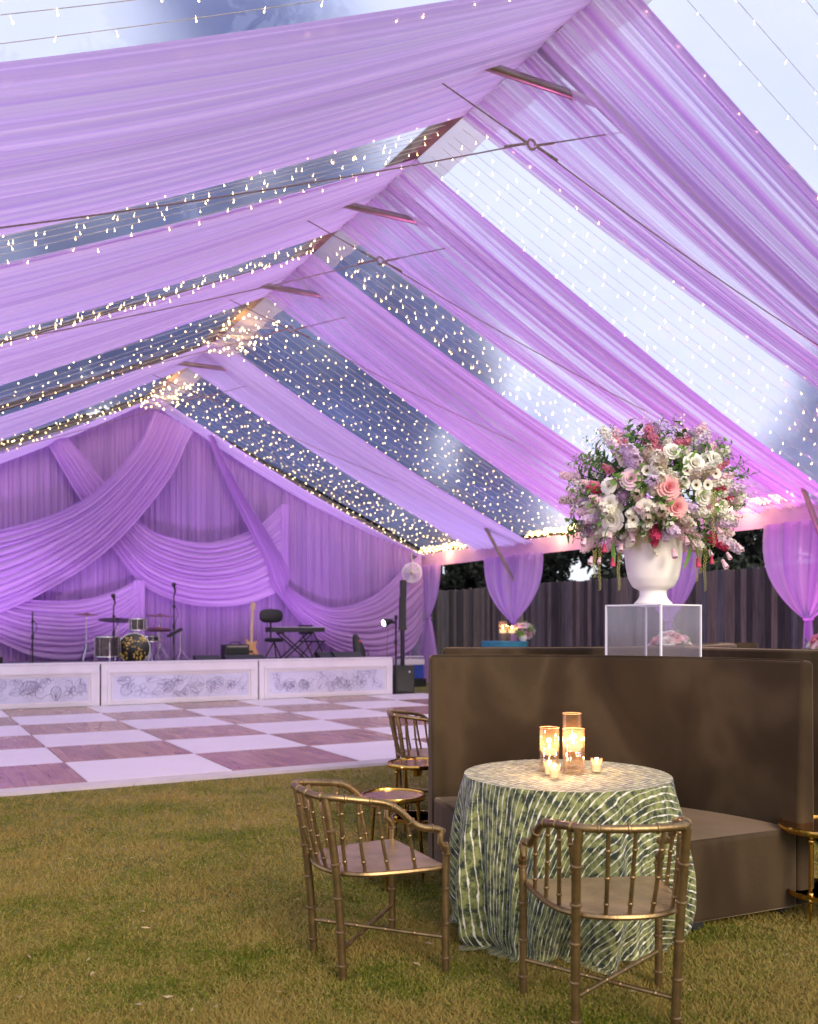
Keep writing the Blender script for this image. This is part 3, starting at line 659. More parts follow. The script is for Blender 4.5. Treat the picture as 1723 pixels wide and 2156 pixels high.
# ================================================================== STAGE
stage = thing('band_stage', 'low white band stage with framed floral line-drawing panels along its front', 'stage', W(.15, 17.4, 0), R(28.93))
bpy.context.view_layer.update()
DZ = .76
MB().box((4.5, 1.95, DZ - .03), (9.0, 3.7, .06)).build('deck', M_deck, stage, False)
MB().box((9.03, 1.95, DZ / 2), (.05, 3.7, DZ)).build('end_board', M_white, stage, False)
def flower_art(w_, h_, seed):
    r = random.Random(seed); mb = MB()
    def curve(pts, rad):
        run = []
        for x, z in list(pts) + [(-9, -9)]:
            if 0.01 < x < w_ - .01 and 0.01 < z < h_ - .01: run.append((x, -.003, z))
            else:
                if len(run) > 1: mb.tube(run, rad, 4, False)
                run = []
    def petal(cx, cz, ang, ln, wd, rad):
        pts = []
        for k in range(15):
            t = k / 14; s = 2 * math.pi * t; lx = ln * (1 - math.cos(s)) / 2; lz = wd * math.sin(s) * (1 - .3 * math.cos(s))
            pts.append((cx + lx * math.cos(ang) - lz * math.sin(ang), cz + lx * math.sin(ang) + lz * math.cos(ang)))
        curve(pts, rad)
    for k in range(24):
        cx = (k + .5) / 24 * w_ + r.uniform(-.05, .05); cz = r.uniform(.02, h_ - .02); kind = r.random(); s = r.uniform(.09, .15); a = r.uniform(0, 6.28)
        rd = r.choice((.0016, .002, .003))
        if kind < .4:
            for q in range(5): petal(cx, cz, a + q * 1.256, s, s * .33, rd)
        elif kind < .75:
            petal(cx, cz, a, s * 2.2, s * .75, rd * 1.4)
            for q in (-.35, 0, .35): curve([(cx + math.cos(a + q * t) * s * 1.9 * t, cz + math.sin(a + q * t) * s * 1.9 * t) for t in np.linspace(0, 1, 7)], rd)
        else:
            for q in range(3): curve([(cx + math.cos(t) * s * (.4 + .35 * q) * (1 + .1 * math.sin(5 * t)), cz + math.sin(t) * s * (.4 + .35 * q)) for t in np.linspace(a, a + 5.6, 16)], rd)
        curve([(cx + t * .3 * math.cos(a + t), cz + t * .3 * math.sin(a + t * 1.5)) for t in np.linspace(0, 1, 9)], rd)
    return mb
for k in range(-1, 3):
    x0 = k * 3.02
    fp = MB(); H = .82; Wd = 2.99
    fp.box((x0 + Wd / 2, -.03, H / 2), (Wd, .06, H)); panel = fp.build('front_panel', M_white, stage, False)
    fr = MB(); m_, t_ = .13, .045
    for (ox, th_, dp) in ((.13, .05, .03), (.185, .022, .018)):
        xa, xb, za, zb = x0 + ox, x0 + Wd - ox, ox * .75, H - ox * 1.05
        fr.box(((xa + xb) / 2, -.06 - dp / 2, zb), (xb - xa + th_, dp, th_)); fr.box(((xa + xb) / 2, -.06 - dp / 2, za), (xb - xa + th_, dp, th_))
        for xx in (xa, xb): fr.box((xx, -.06 - dp / 2 + .001, (za + zb) / 2), (th_, dp, zb - za - th_))
    fr.build('moulding', M_white, panel, False)
    xa, xb, za, zb = x0 + .2, x0 + Wd - .2, .16, H - .22
    MB().add([(xa, -.064, za), (xb, -.064, za), (xb, -.064, zb), (xa, -.064, zb)], [(0, 1, 2, 3)]).build('artwork', M_art, panel, False)
    fa = flower_art(xb - xa, zb - za, 5 + k); o_ = fa.build('line_drawing', M_line, panel, False, loc=(xa, -.066, za))
tag(MB().box((4.5, .05, .84), (9.02, .22, .03)).build('top_rail', M_white, stage, False))

# ------------------------------------------------------------------ band gear; positions on the deck
def on(px, a, z=DZ): return W(b_at(px, a), a, z)
def mic_stand(px, a, h, lab, boom=False, mic=True):
    r_ = thing('microphone_stand', lab, 'microphone stand', on(px, a), R(28.93), 'black microphone stands on the stage')
    MB().lathe([(.14, 0), (.14, .02), (.03, .035)], n=20).build('base', M_black, r_)
    MB().tube([(0, 0, .02), (0, 0, h)], .013, 8).tube([(0, 0, h * .50), (0, 0, h * .58)], .026, 8).tube([(0, 0, h * .8), (0, 0, h * .85)], .024, 8).build('pole', M_black, r_)
    if mic: MB().tube([(0, 0, h - .02), (.02, -.03, h + .05), (-.01, -.06, h + .15)], [.014, .017, .024], 8).ball((-.02, -.07, h + .19), .045).build('microphone', M_black, r_)
    MB().tube([(0, 0, h * .85), (.06, 0, h * .8), (.08, 0, h * .7), (.02, 0, h * .6), (-.03, 0, h * .3), (-.05, 0, .01)], .006, 5).build('cable', M_black, r_)
mic_stand(68, 18.3, 1.02, 'black microphone stand nearest the left edge of the stage', mic=False)
mic_stand(239, 18.0, 1.14, 'black microphone stand in front of the floor tom and dark cymbal')
mic_stand(366, 18.0, 1.38, 'tallest black microphone stand, right of the drum kit')
def cymbal_stand(px, a, h, rad, lab, m=M_cym, hats=False, tilt=.1):
    r_ = thing('cymbal_stand', lab, 'cymbal stand', on(px, a), R(28.93), 'cymbals on chrome stands')
    mb = MB().tube([(0, 0, .15), (0, 0, h)], .012, 8)
    for q in range(3): mb.tube([(0, 0, .38), (.22 * math.cos(q * 2.1), .22 * math.sin(q * 2.1), .01)], .009, 6)
    mb.tube([(0, 0, h * .5), (0, 0, h * .55)], .02, 8); mb.build('stand', M_chrome, r_)
    for z in ((h, h - .03) if hats else (h,)):
        mt = Matrix.Rotation(tilt, 3, 'X')
        MB().lathe([(1e-6, .045), (.03, .042), (.05, .02), (rad * .6, .012), (rad, 0), (rad, -.003), (.05, .005), (1e-6, .01)], (0, 0, z), 32, mt).build('cymbal', m, r_)
cymbal_stand(182, 20.3, 1.0, .25, 'thin bronze cymbal left of the drum kit')
cymbal_stand(248, 19.6, .88, .40, 'large dark cymbal over the floor tom', M_black, tilt=.14)
cymbal_stand(337, 19.8, .98, .30, 'higher bronze cymbal right of the mounted tom')
cymbal_stand(334, 19.2, .70, .27, 'low pair of hi-hat cymbals right of the bass drum', hats=True)
def drum(mb_r, r, h, loc, axis='Z', name='drum', head=M_white):
    mt = Matrix.Identity(3) if axis == 'Z' else Matrix.Rotation(R(90), 3, 'X')
    s = MB().lathe([(r, 0), (r, h)], loc, 28, mt).build('shell', M_drum, mb_r)
    mb = MB()
    for z in (.01, h - .02): mb.lathe([(r + .012, z - .012), (r + .016, z), (r + .012, z + .014), (r, z + .014)], loc, 28, mt)
    for k in range(8):
        q = k * math.pi / 4; e = Vector((math.cos(q) * (r + .014), math.sin(q) * (r + .014), 0)); p0 = mt @ (e + Vector((0, 0, .03))) + Vector(loc); p1 = mt @ (e + Vector((0, 0, h - .03))) + Vector(loc)
        mb.tube([p0, p1], .006, 5)
    mb.build('hoop', M_chrome, mb_r)
    return s
bd = thing('bass_drum', 'black bass drum with gold speckled head and a tom mounted on top', 'drum', on(283, 18.9), R(28.93) - .25)
drum(bd, .30, .42, (0, .2, .31), 'Y')
m, t, o = new_mat('speckled_head'); p = N(t, 'ShaderNodeBsdfPrincipled'); L(t, p.outputs[0], o.inputs[0]); M_head = m
vo = N(t, 'ShaderNodeTexVoronoi'); vo.inputs['Scale'].default_value = 24; L(t, coords(t), vo.inputs['Vector'])
nz_ = noise(t, coords(t), 4.5, 2); th_ = N(t, 'ShaderNodeMath', operation='GREATER_THAN', i_1=.50); L(t, nz_, th_.inputs[0])
th2 = N(t, 'ShaderNodeMath', operation='LESS_THAN', i_1=.42); L(t, vo.outputs[0], th2.inputs[0]); mu = N(t, 'ShaderNodeMath', operation='MULTIPLY'); L(t, th_.outputs[0], mu.inputs[0]); L(t, th2.outputs[0], mu.inputs[1])
L(t, ramp(t, mu.outputs[0], [(.4, (.012, .01, .014)), (.6, (.75, .52, .08))]), p.inputs['Base Color']); p.inputs['Roughness'].default_value = .35
MB().lathe([(1e-6, 0), (.285, 0), (.30, -.012)], (0, -.232, .31), 32, Matrix.Rotation(R(90), 3, 'X')).build('drum_head', M_head, bd)
drum(bd, .155, .26, (.06, .08, .66)); MB().lathe([(1e-6, 0), (.15, 0)], (.06, .08, .925), 24).build('tom_head', M_white, bd)
MB().tube([(.02, .1, .6), (.04, .1, .70)], .02, 8).tube([(-.28, -.1, .3), (-.36, -.15, .02)], .01, 6).tube([(.28, -.1, .3), (.36, -.15, .02)], .01, 6).build('spur', M_chrome, bd)
ft = thing('floor_tom', 'floor tom drum on chrome legs left of the bass drum', 'drum', on(226, 18.7), R(28.93))
drum(ft, .235, .42, (0, 0, .14)); MB().lathe([(1e-6, 0), (.23, 0)], (0, 0, .565), 24).build('drum_head', M_white, ft)
for q in range(3):
    a = q * 2.1 + .5; MB().tube([(.25 * math.cos(a), .25 * math.sin(a), .45), (.25 * math.cos(a), .25 * math.sin(a), .06), (.29 * math.cos(a), .29 * math.sin(a), .01)], .009, 6).build('leg', M_chrome, ft)
sn = thing('snare_drum', 'small chrome snare drum behind the bass drum', 'drum', on(318, 19.5), R(28.93))
drum(sn, .17, .14, (0, 0, .42)); MB().lathe([(1e-6, 0), (.165, 0)], (0, 0, .563), 24).build('drum_head', M_white, sn)
MB().tube([(0, 0, .42), (0, 0, .2)], .012, 6).tube([(0, 0, .25), (.2, 0, .01)], .01, 6).tube([(0, 0, .25), (-.1, .17, .01)], .01, 6).tube([(0, 0, .25), (-.1, -.17, .01)], .01, 6).build('stand', M_chrome, sn)
dm = thing('percussion_pad_stand', 'small green-lit pad on a chrome tripod right of the drum kit', 'stand', on(380, 19.0), R(28.93))
mb = MB().tube([(0, 0, .2), (0, 0, .62)], .012, 8)
for q in range(3): mb.tube([(0, 0, .28), (.2 * math.cos(q * 2.1), .2 * math.sin(q * 2.1), .01)], .009, 6)
mb.build('stand', M_chrome, dm)
MB().box((0, 0, 0), (.32, .16, .05), 0, Matrix.Translation((-.12, 0, .62)) @ Matrix.Rotation(-.5, 4, 'Y')).build('pad', M_black, dm)
def wedge(px, a, w_, lab, h=.24, dz=0):
    r_ = thing('floor_monitor', lab, 'speaker', on(px, a), R(28.93), 'black wedge monitors along the stage front')
    x = w_ / 2
    vs = [(-x, -.18, 0), (x, -.18, 0), (x, .2, 0), (-x, .2, 0), (-x, -.15, .07), (x, -.15, .07), (x, .08, h), (-x, .08, h), (-x, .2, h), (x, .2, h)]
    MB().add(vs, [(3, 2, 1, 0), (0, 1, 5, 4), (4, 5, 6, 7), (7, 6, 9, 8), (2, 3, 8, 9), (0, 4, 7, 8, 3), (1, 2, 9, 6, 5)]).build('cabinet', M_black, r_, False)
    gz = lambda q: (.07 + (h - .07) * q, -.15 + .23 * q)
    (z0, y0), (z1, y1) = gz(.12), gz(.9)
    MB().add([(-x + .04, y0 - .006, z0), (x - .04, y0 - .006, z0), (x - .04, y1 - .006, z1), (-x + .04, y1 - .006, z1)], [(0, 1, 2, 3)]).build('grille', mat('speaker_grille', (.03, .03, .035), .7, 0, .4, 120), r_, False)
wedge(438, 18.0, .50, 'flat black floor monitor left of the amplifier', .17)
wedge(515, 17.9, .82, 'wide black floor monitor in front of the amplifier', .17)
wedge(688, 18.1, .40, 'small black floor monitor right of the keyboard stand', .2)
wedge(732, 18.0, .66, 'wide black floor monitor near the right end of the stage', .2)
ap = thing('guitar_amplifier', 'square black guitar amplifier with a handle beside the bass guitar', 'amplifier', on(495, 18.7), R(28.93))
MB().box((0, 0, .19), (.52, .3, .36)).build('cabinet', M_black, ap, False); MB().box((0, -.156, .16), (.44, .008, .24)).build('grille', M_blackg, ap, False)
MB().tube([(-.12, 0, .37), (-.08, 0, .42), (.08, 0, .42), (.12, 0, .37)], .012, 6).build('handle', M_black, ap); MB().box((0, -.157, .33), (.44, .006, .03)).build('control_strip', M_alu, ap, False)
# bass guitar
gt = thing('bass_guitar', 'natural wood bass guitar standing upright beside the amplifier', 'guitar', on(527, 18.55), R(28.93))
gt.rotation_euler = (R(-8), R(5), R(28.93))
prof = [(-.15, .10), (-.19, .20), (-.15, .30), (-.11, .36), (-.13, .44), (-.16, .50), (-.11, .47), (-.04, .42), (.03, .42), (.10, .46), (.14, .44), (.10, .36), (.12, .28), (.18, .18), (.14, .08), (0, .04)]
pr = spline(prof + [prof[0]], 4)[:-1]; n = len(pr)
MB().add([(x * .95, -.02, z) for x, z in pr] + [(x * .95, .02, z) for x, z in pr], [tuple(range(n))[::-1], tuple(range(n, 2 * n))] + [(i, (i + 1) % n, (i + 1) % n + n, i + n) for i in range(n)]).build('body', M_wood, gt)
MB().box((0, -.02, .74), (.055, .03, .72)).build('neck', M_maple, gt, False)
MB().add([(-.03, -.03, 1.09), (.03, -.03, 1.09), (.07, -.03, 1.25), (-.01, -.03, 1.30), (-.05, -.03, 1.2), (-.03, -.01, 1.09), (.03, -.01, 1.09), (.07, -.01, 1.25), (-.01, -.01, 1.30), (-.05, -.01, 1.2)],
         [(0, 1, 2, 3, 4), (9, 8, 7, 6, 5)] + [(i, i + 5, (i + 1) % 5 + 5, (i + 1) % 5) for i in range(5)]).build('headstock', M_maple, gt, False)
mb = MB()
for k in range(4): mb.tube([(-.1 if k % 2 else .1, -.02, 1.12 + .05 * k), (0, -.02, 1.12 + .05 * k)], .012, 6)
mb.build('tuning_peg', M_chrome, gt); MB().box((0, -.027, .22), (.09, .012, .05)).build('pickup', M_black, gt, False)
MB().tube([(0, .03, .3), (0, .16, .0)], .012, 6).tube([(0, .03, .3), (-.15, -.08, .0)], .012, 6).tube([(0, .03, .3), (.15, -.08, .0)], .012, 6).build('stand', M_black, gt)
# throne with oval back
th = thing('padded_throne', 'black oval padded backrest on a post behind the keyboard', 'stool', on(571, 18.9), R(28.93))
MB().grid(lambda u, v: ((abs(math.cos(u * 6.2832)) ** .6 * (1 if math.cos(u * 6.2832) > 0 else -1)) * .27 * math.sin(math.pi * v), -.04 * math.cos(math.pi * v), .98 + abs(math.sin(u * 6.2832)) ** .7 * (1 if math.sin(u * 6.2832) > 0 else -1) * .15 * math.sin(math.pi * v)), 32, 10).build('backrest', M_black, th)
MB().tube([(0, .03, .96), (0, .03, .4)], .022, 8).build('post', M_black, th)
MB().lathe([(.2, .42), (.21, .46), (.19, .5), (1e-6, .5)], (0, -.18, 0), 20).build('seat', M_black, th)
for q in range(3): MB().tube([(0, -.18, .42), (.24 * math.cos(q * 2.1 + .4), -.18 + .24 * math.sin(q * 2.1 + .4), .0)], .014, 6).build('leg', M_black, th)
# keyboard on X stand
kb = thing('keyboard_stand', 'black folding cross-legged stand under the stage keyboard', 'stand', on(622, 18.3), R(28.93))
mb = MB()
for y in (-.12, .16): mb.tube([(-.34, y, .02), (.34, y, .60)], .016, 6).tube([(.34, y + .03, .02), (-.34, y + .03, .60)], .016, 6)
for x in (-.34, .34): mb.tube([(x, -.2, .61), (x, .22, .61)], .018, 6).tube([(x, -.22, .02), (x, .24, .02)], .018, 6)
mb.build('cross_legs', M_black, kb)
ky = thing('keyboard', 'long black stage keyboard resting on a crossed stand', 'keyboard', on(622, 18.3, DZ + .63), R(28.93))
MB().box((0, 0, .05), (1.22, .34, .10)).build('case', M_black, ky, False); MB().box((.02, -.09, .104), (1.1, .13, .012)).build('keys', M_white, ky, False)
MB().box((0, .09, .104), (1.1, .1, .01)).build('control_panel', mat('panel_blue', (.03, .03, .09), .3), ky, False)
fc = thing('folding_chair', 'black folding chair behind the right end of the keyboard', 'chair', on(658, 18.9), R(28.93) + 1.9)
MB().box((0, .2, .68), (.42, .03, .2)).build('backrest', M_black, fc, False); MB().box((0, 0, .42), (.42, .4, .03)).build('seat', M_black, fc, False)
for s in (-1, 1): MB().tube([(s * .2, .24, .78), (s * .2, -.22, .0)], .014, 6).build('leg', M_black, fc); MB().tube([(s * .18, -.16, .42), (s * .18, .26, .0)], .014, 6).build('leg', M_black, fc)
gc = thing('guitar_case', 'tall rounded black gig bag leaning back near the right end of the stage', 'case', on(762, 18.3), R(28.93))
gc.rotation_euler = (R(-10), R(-12), R(28.93))
MB().grid(lambda u, v: ((.13 + .03 * math.cos(v * 3.1)) * math.cos(u * 6.2832) * (math.sin(math.pi * min(1, max(0, v * .98 + .01))) ** .28), .08 * math.sin(u * 6.2832) * (math.sin(math.pi * min(1, v * .98 + .01)) ** .3), .60 * v), 24, 16).build('bag', M_black, gc)
MB().box((.04, -.083, .42), (.04, .006, .05)).build('badge', mat('orange_badge', (.6, .12, .03), .5), gc, False)
MB().tube([(.15, 0, .18), (.2, 0, .16), (.2, 0, .08), (.15, 0, .05)], .01, 6).build('handle', M_black, gc)
# right of the stage: light stand, column speaker, cooler
ls = thing('stage_light_stand', 'black lighting stand holding a lit white spotlight at the right end of the stage', 'stage light', on(834, 17.9, 0), R(28.93))
MB().tube([(0, 0, .4), (0, 0, 1.72)], .022, 8).tube([(0, 0, 1.1), (0, 0, 1.2)], .034, 8).tube([(0, 0, 1.60), (-.16, 0, 1.60)], .03, 8).tube([(0, 0, 1.66), (0, 0, 1.76)], .035, 8).build('pole', M_black, ls)
for q in range(3): MB().tube([(0, 0, .62), (.42 * math.cos(q * 2.1 + .9), .42 * math.sin(q * 2.1 + .9), .01)], .014, 6).build('leg', M_black, ls)
mt = Matrix.Rotation(R(-68), 3, 'Y')
MB().lathe([(.03, .16), (.06, .10), (.085, 0), (.085, -.06)], (-.26, -.03, 1.6), 20, mt.inverted() if False else Matrix.Rotation(R(75), 3, 'Y')).build('lamp_housing', M_black, ls)
hd = Matrix.Rotation(R(75), 3, 'Y')
mb = MB()
for q in range(7):
    a = q * math.pi / 3; rr_ = .05 if q < 6 else 0; p = hd @ Vector((rr_ * math.cos(a), rr_ * math.sin(a), -.066)) + Vector((-.26, -.03, 1.6)); mb.ball(tuple(p), .021, 8, 5)
mb.build('led_lens', M_led, ls)
MB().tube([(-.2, 0, 1.55), (-.21, 0, 1.3), (-.22, .02, .9), (-.18, 0, .7)], .006, 5).build('power_cable', M_cable, ls)
sb = thing('column_speaker', 'slim black column loudspeaker standing on a black subwoofer box', 'speaker', on(848, 17.75, 0), R(28.93) - .25)
MB().box((0, 0, .33), (.42, .44, .64)).build('subwoofer', M_black, sb, False); MB().box((0, -.224, .33), (.36, .006, .56)).build('grille', M_blackg, sb, False); MB().box((.1, -.23, .52), (.035, .008, .035)).build('badge', M_white, sb, False)
MB().tube([(0, 0, .65), (0, 0, 1.48)], .05, 8).build('pole', M_black, sb)
mb = MB().box((0, 0, 1.80), (.13, .14, .74)); mb.box((0.012, 0, 2.35), (.12, .14, .36)); mb.box((.0, 0, 1.46), (.17, .15, .03)); mb.build('column', M_black, sb, False)
cl = thing('cooler_box', 'blue cooler with a white lid standing behind the subwoofer', 'cooler', on(862, 20.2, 0), R(28.93))
MB().box((0, 0, .38), (.60, .4, .34)).build('body', M_blue, cl, False); MB().box((0, 0, .62), (.64, .44, .13)).build('lid', M_white, cl, False)
MB().tube([(-.25, -.2, .68), (-.25, -.27, .76), (.25, -.27, .76), (.25, -.2, .68)], .015, 6).build('handle', M_white, cl); MB().box((0, 0, .1), (.7, .5, .2)).build('stand', M_black, cl, False)
# wall fan
fx = W(BE - .75, 21.0, 2.92)
fn_ = thing('wall_fan', 'round white caged fan hanging at the back corner under the eave beam', 'fan', fx, R(-8))
mb = MB()
for rr_ in (.25, .19, .13, .07): mb.tube([(rr_ * math.cos(q), -.10 + .25 * rr_, rr_ * math.sin(q)) for q in np.linspace(0, 6.2832, 25)[:-1]], .008 if rr_ < .25 else .02, 5, closed=True)
for k in range(16): mb.tube([(0, -.10, 0), (.25 * math.cos(k * .3927), -.04, .25 * math.sin(k * .3927))], .005, 4)
mb.build('cage', M_white, fn_)
mb = MB()
for k in range(3):
    a = k * 2.094; mb.grid(lambda u, v: ((.04 + .18 * u) * math.cos(a + .9 * v), -.04 + .05 * v, (.04 + .18 * u) * math.sin(a + .9 * v)), 4, 5)
mb.build('blades', mat('fan_blade', (.55, .5, .55), .4), fn_); MB().ball((0, -.03, 0), .07, 12, 8, (1, 1.4, 1)).build('motor', M_alu, fn_)
MB().tube([(0, .02, .02), (-.02, .15, .3), (-.05, .2, .55)], .02, 6).build('bracket', M_alu, fn_)

# ================================================================== BANQUETTES
def banquette(c, a0, a1, ri, rs, H, lab, th0=.085, th1=.125, seat=True, hs=.45):
    root = thing('curved_banquette', lab, 'sofa', (c[0], c[1], 0), 0, 'curved taupe velvet banquettes')
    n = 56
    def arc(profile, name, m=M_velvet):
        pf = np.array(profile); k = len(pf); vs = []; fs = []; uv = []
        for i in range(n + 1):
            a = R(a0 + (a1 - a0) * i / n)
            for j, (r, z) in enumerate(profile): vs.append((r * math.cos(a), r * math.sin(a), z)); uv.append((a * r, z))
        for i in range(n):
            for j in range(k): fs.append((i * k + j, i * k + (j + 1) % k, (i + 1) * k + (j + 1) % k, (i + 1) * k + j))
        fs += [tuple(range(k))[::-1], tuple(n * k + j for j in range(k))]
        o = MB().add(vs, fs, uv).build(name, m, root)
        bv = o.modifiers.new('soft_edge', 'BEVEL'); bv.width = .03 if name == 'seat' else .02; bv.segments = 3; bv.limit_method = 'ANGLE'; bv.angle_limit = R(50)
        return o
    if seat: arc([(ri, .045), (ri, hs - .02), (ri + .02, hs), (rs - .003, hs + .005), (rs - .003, .045)], 'seat')
    arc([(rs, .05), (rs + .01, .6), (rs + .035, H - .02), (rs + .05, H), (rs + th0 + .02, H), (rs + th0 + .03, H - .02), (rs + th1, .05)], 'backrest')
    for nm_, r_, z_ in (('seam', rs + .042, H + .001),) + ((('seam', ri + .012, hs - .012),) if seat else ()):
        MB().tube([(r_ * math.cos(R(a0 + .3 + (a1 - a0 - .6) * i / n)), r_ * math.sin(R(a0 + .3 + (a1 - a0 - .6) * i / n)), z_) for i in range(n + 1)], .0045, 6).build(nm_, M_velvet, root)
    for q in (.04, .5, .96):
        a = R(a0 + (a1 - a0) * q)
        for r in (ri + .06, rs - .05): MB().box((r * math.cos(a), r * math.sin(a), .024), (.07, .07, .046), a).build('foot', M_black, root, False)
    return root
banquette((.57, 4.11), 24, 105.4, .88, 1.59, 1.322, 'curved taupe velvet banquette directly behind the round table, facing the camera')
banquette((.55, 9.78), -96, -10, 2.0, 2.6, 1.34, 'taupe velvet banquette farther back whose top edge shows left of the acrylic pedestal', .15, .17)
banquette((4.12, 7.55), 112, 250, 1.0, 1.66, 1.34, 'curved taupe velvet banquette farther back whose rounded top shows right of the pedestal', .15, .17)

# ================================================================== ACRYLIC PEDESTAL, URN, FLOWERS
PC = Vector((1.685, 6.32)); PS = .45; PZ = 1.652; pang = R(39)
pd = thing('acrylic_pedestal', 'tall clear acrylic box pedestal behind the near banquette', 'pedestal', (PC.x, PC.y, 0), pang)
mb = MB(); h = PS / 2
for q in range(4):
    m_ = Matrix.Rotation(q * math.pi / 2, 4, 'Z'); mb.box((0, -h, PZ / 2), (PS - .012, .006, PZ - .01), 0, m_)
mb.build('side_sheet', M_acr, pd, False)
MB().box((0, 0, PZ - .006), (PS + .008, PS + .008, .010)).build('top_sheet', M_acr, pd, False)
mb = MB()
for sx_ in (-1, 1):
    for sy_ in (-1, 1): mb.box((sx_ * h, sy_ * h, PZ / 2), (.012, .012, PZ))
for q in range(4): mb.box((0, -h, PZ - .004), (PS, .012, .009), 0, Matrix.Rotation(q * math.pi / 2, 4, 'Z'))
mb.build('polished_edge', M_acre, pd, False)
un = thing('flower_urn', 'frosted white footed urn holding the large bouquet on the acrylic pedestal', 'urn', (PC.x, PC.y, PZ + .001), 0)
pf = spline([(.128, 0), (.128, .012), (.115, .024), (.098, .045), (.092, .065), (.092, .095), (.104, .104), (.134, .12), (.155, .152), (.172, .193), (.188, .283), (.197, .373), (.203, .46), (.205, .5)], 5)
MB().lathe(pf + [(.232, .515), (.232, .53), (.21, .53), (.2, .48), (1e-5, .46)], n=48).build('body', M_urn, un)

def petal_ring(mb, n, r, h, tilt, curl, z0, rot=0, wf=1.25):
    for k in range(n):
        a = rot + k * 2 * math.pi / n; ca, sa = math.cos(a), math.sin(a)
        def fn(u, v):
            wv = (v * (1.15 - v) * 2.6) ** .6; ang = (u - .5) * wf * 2 * math.pi / n * wv
            rad = r * (.25 + .75 * (tilt * v + (1 - tilt) * v ** .5)) + curl * v ** 3 * r * .35; z = z0 + h * v - curl * v ** 4 * h * .55
            return (rad * math.cos(a + ang), rad * math.sin(a + ang), z)
        mb.grid(fn, 3, 4)
def petal_mat(name, c0, c1):
    m, t, o = new_mat(name); p = N(t, 'ShaderNodeBsdfPrincipled'); sx = N(t, 'ShaderNodeSeparateXYZ'); L(t, coords(t, 'UV'), sx.inputs[0])
    L(t, ramp(t, sx.outputs[1], [(0, c0), (1, c1)]), p.inputs['Base Color']); p.inputs['Roughness'].default_value = .6
    tl = N(t, 'ShaderNodeBsdfTranslucent'); tl.inputs[0].default_value = c4(c1); ms = N(t, 'ShaderNodeMixShader'); ms.inputs[0].default_value = .25
    L(t, p.outputs[0], ms.inputs[1]); L(t, tl.outputs[0], ms.inputs[2]); L(t, ms.outputs[0], o.inputs[0]); return m
P_white = petal_mat('white_petal', (.74, .72, .52), (.96, .94, .90)); P_pink = petal_mat('pink_petal', (.88, .18, .24), (.95, .58, .60))
P_blush = petal_mat('blush_petal', (.82, .48, .56), (.96, .76, .82)); P_lav = petal_mat('lavender_petal', (.60, .42, .66), (.86, .70, .88))
P_hot = petal_mat('hot_pink_petal', (.35, .01, .06), (.70, .06, .18)); P_rose = petal_mat('rosy_petal', (.55, .08, .18), (.84, .34, .46))
P_plum = petal_mat('plum_petal', (.34, .18, .36), (.60, .42, .62)); P_dark = petal_mat('dark_petal', (.12, .005, .03), (.3, .02, .08))
G_leaf = petal_mat('green_leaf', (.06, .15, .02), (.19, .36, .06)); G_dark = petal_mat('dark_leaf', (.03, .08, .02), (.10, .19, .05)); G_ama = mat('amaranth', (.40, .38, .12), .8, 0, .3, 60)
def rose(r=1.0):
    mb = MB()
    petal_ring(mb, 3, .22, .55, .1, 0, .15, 0, 1.6); petal_ring(mb, 4, .38, .62, .3, .1, .08, .5, 1.5); petal_ring(mb, 5, .6, .6, .55, .35, .02, .2, 1.5)
    petal_ring(mb, 6, .82, .5, .75, .6, -.06, .7, 1.45); petal_ring(mb, 7, 1.0, .34, .9, .8, -.14, .1, 1.4); return mb
def blossoms(n, ln, r, bs, seed, np_=4):
    q = random.Random(seed); mb = MB()
    for i in range(n):
        t = i / n; a = i * 2.4; rr_ = r * (1 - .55 * t) * q.uniform(.7, 1.05); c = Vector((rr_ * math.cos(a), rr_ * math.sin(a), ln * t)); s = bs * q.uniform(.7, 1.2) * (1 - .3 * t)
        d = Vector((math.cos(a), math.sin(a), .5 + q.uniform(-.4, .5))).normalized(); x = d.cross(Vector((0, 0, 1))).normalized(); y = d.cross(x); ro = q.uniform(0, 3)
        for k in range(np_):
            b = ro + k * 2 * math.pi / np_; e = (x * math.cos(b) + y * math.sin(b)); f = (x * math.cos(b + .75) + y * math.sin(b + .75)); g2 = (x * math.cos(b - .75) + y * math.sin(b - .75))
            mb.add([c, c + g2 * s * .75 + d * s * .25, c + e * s * 1.15 + d * s * q.uniform(.1, .5), c + f * s * .75 + d * s * .25], [(0, 1, 2, 3)], [(0, 0), (.5, .6), (.5, 1), (.5, .6)])
    return mb
def globe(r, n, seed):
    q = np.random.default_rng(seed); mb = MB().ball((0, 0, 0), r * .45, 8, 6)
    for i in range(n):
        d = Vector(q.normal(size=3)).normalized(); x = d.cross(Vector((.3, .1, 1))).normalized(); y = d.cross(x); c = d * r * q.uniform(.75, 1.0); s = r * .16
        for k in range(3):
            b = k * 2.09 + i; e = x * math.cos(b) + y * math.sin(b); f = x * math.cos(b + 1) + y * math.sin(b + 1)
            mb.add([c - d * s, c + e * s + d * s * .5, c + f * s * .4], [(0, 1, 2)], [(0, 0), (1, 1), (.5, .7)])
    return mb
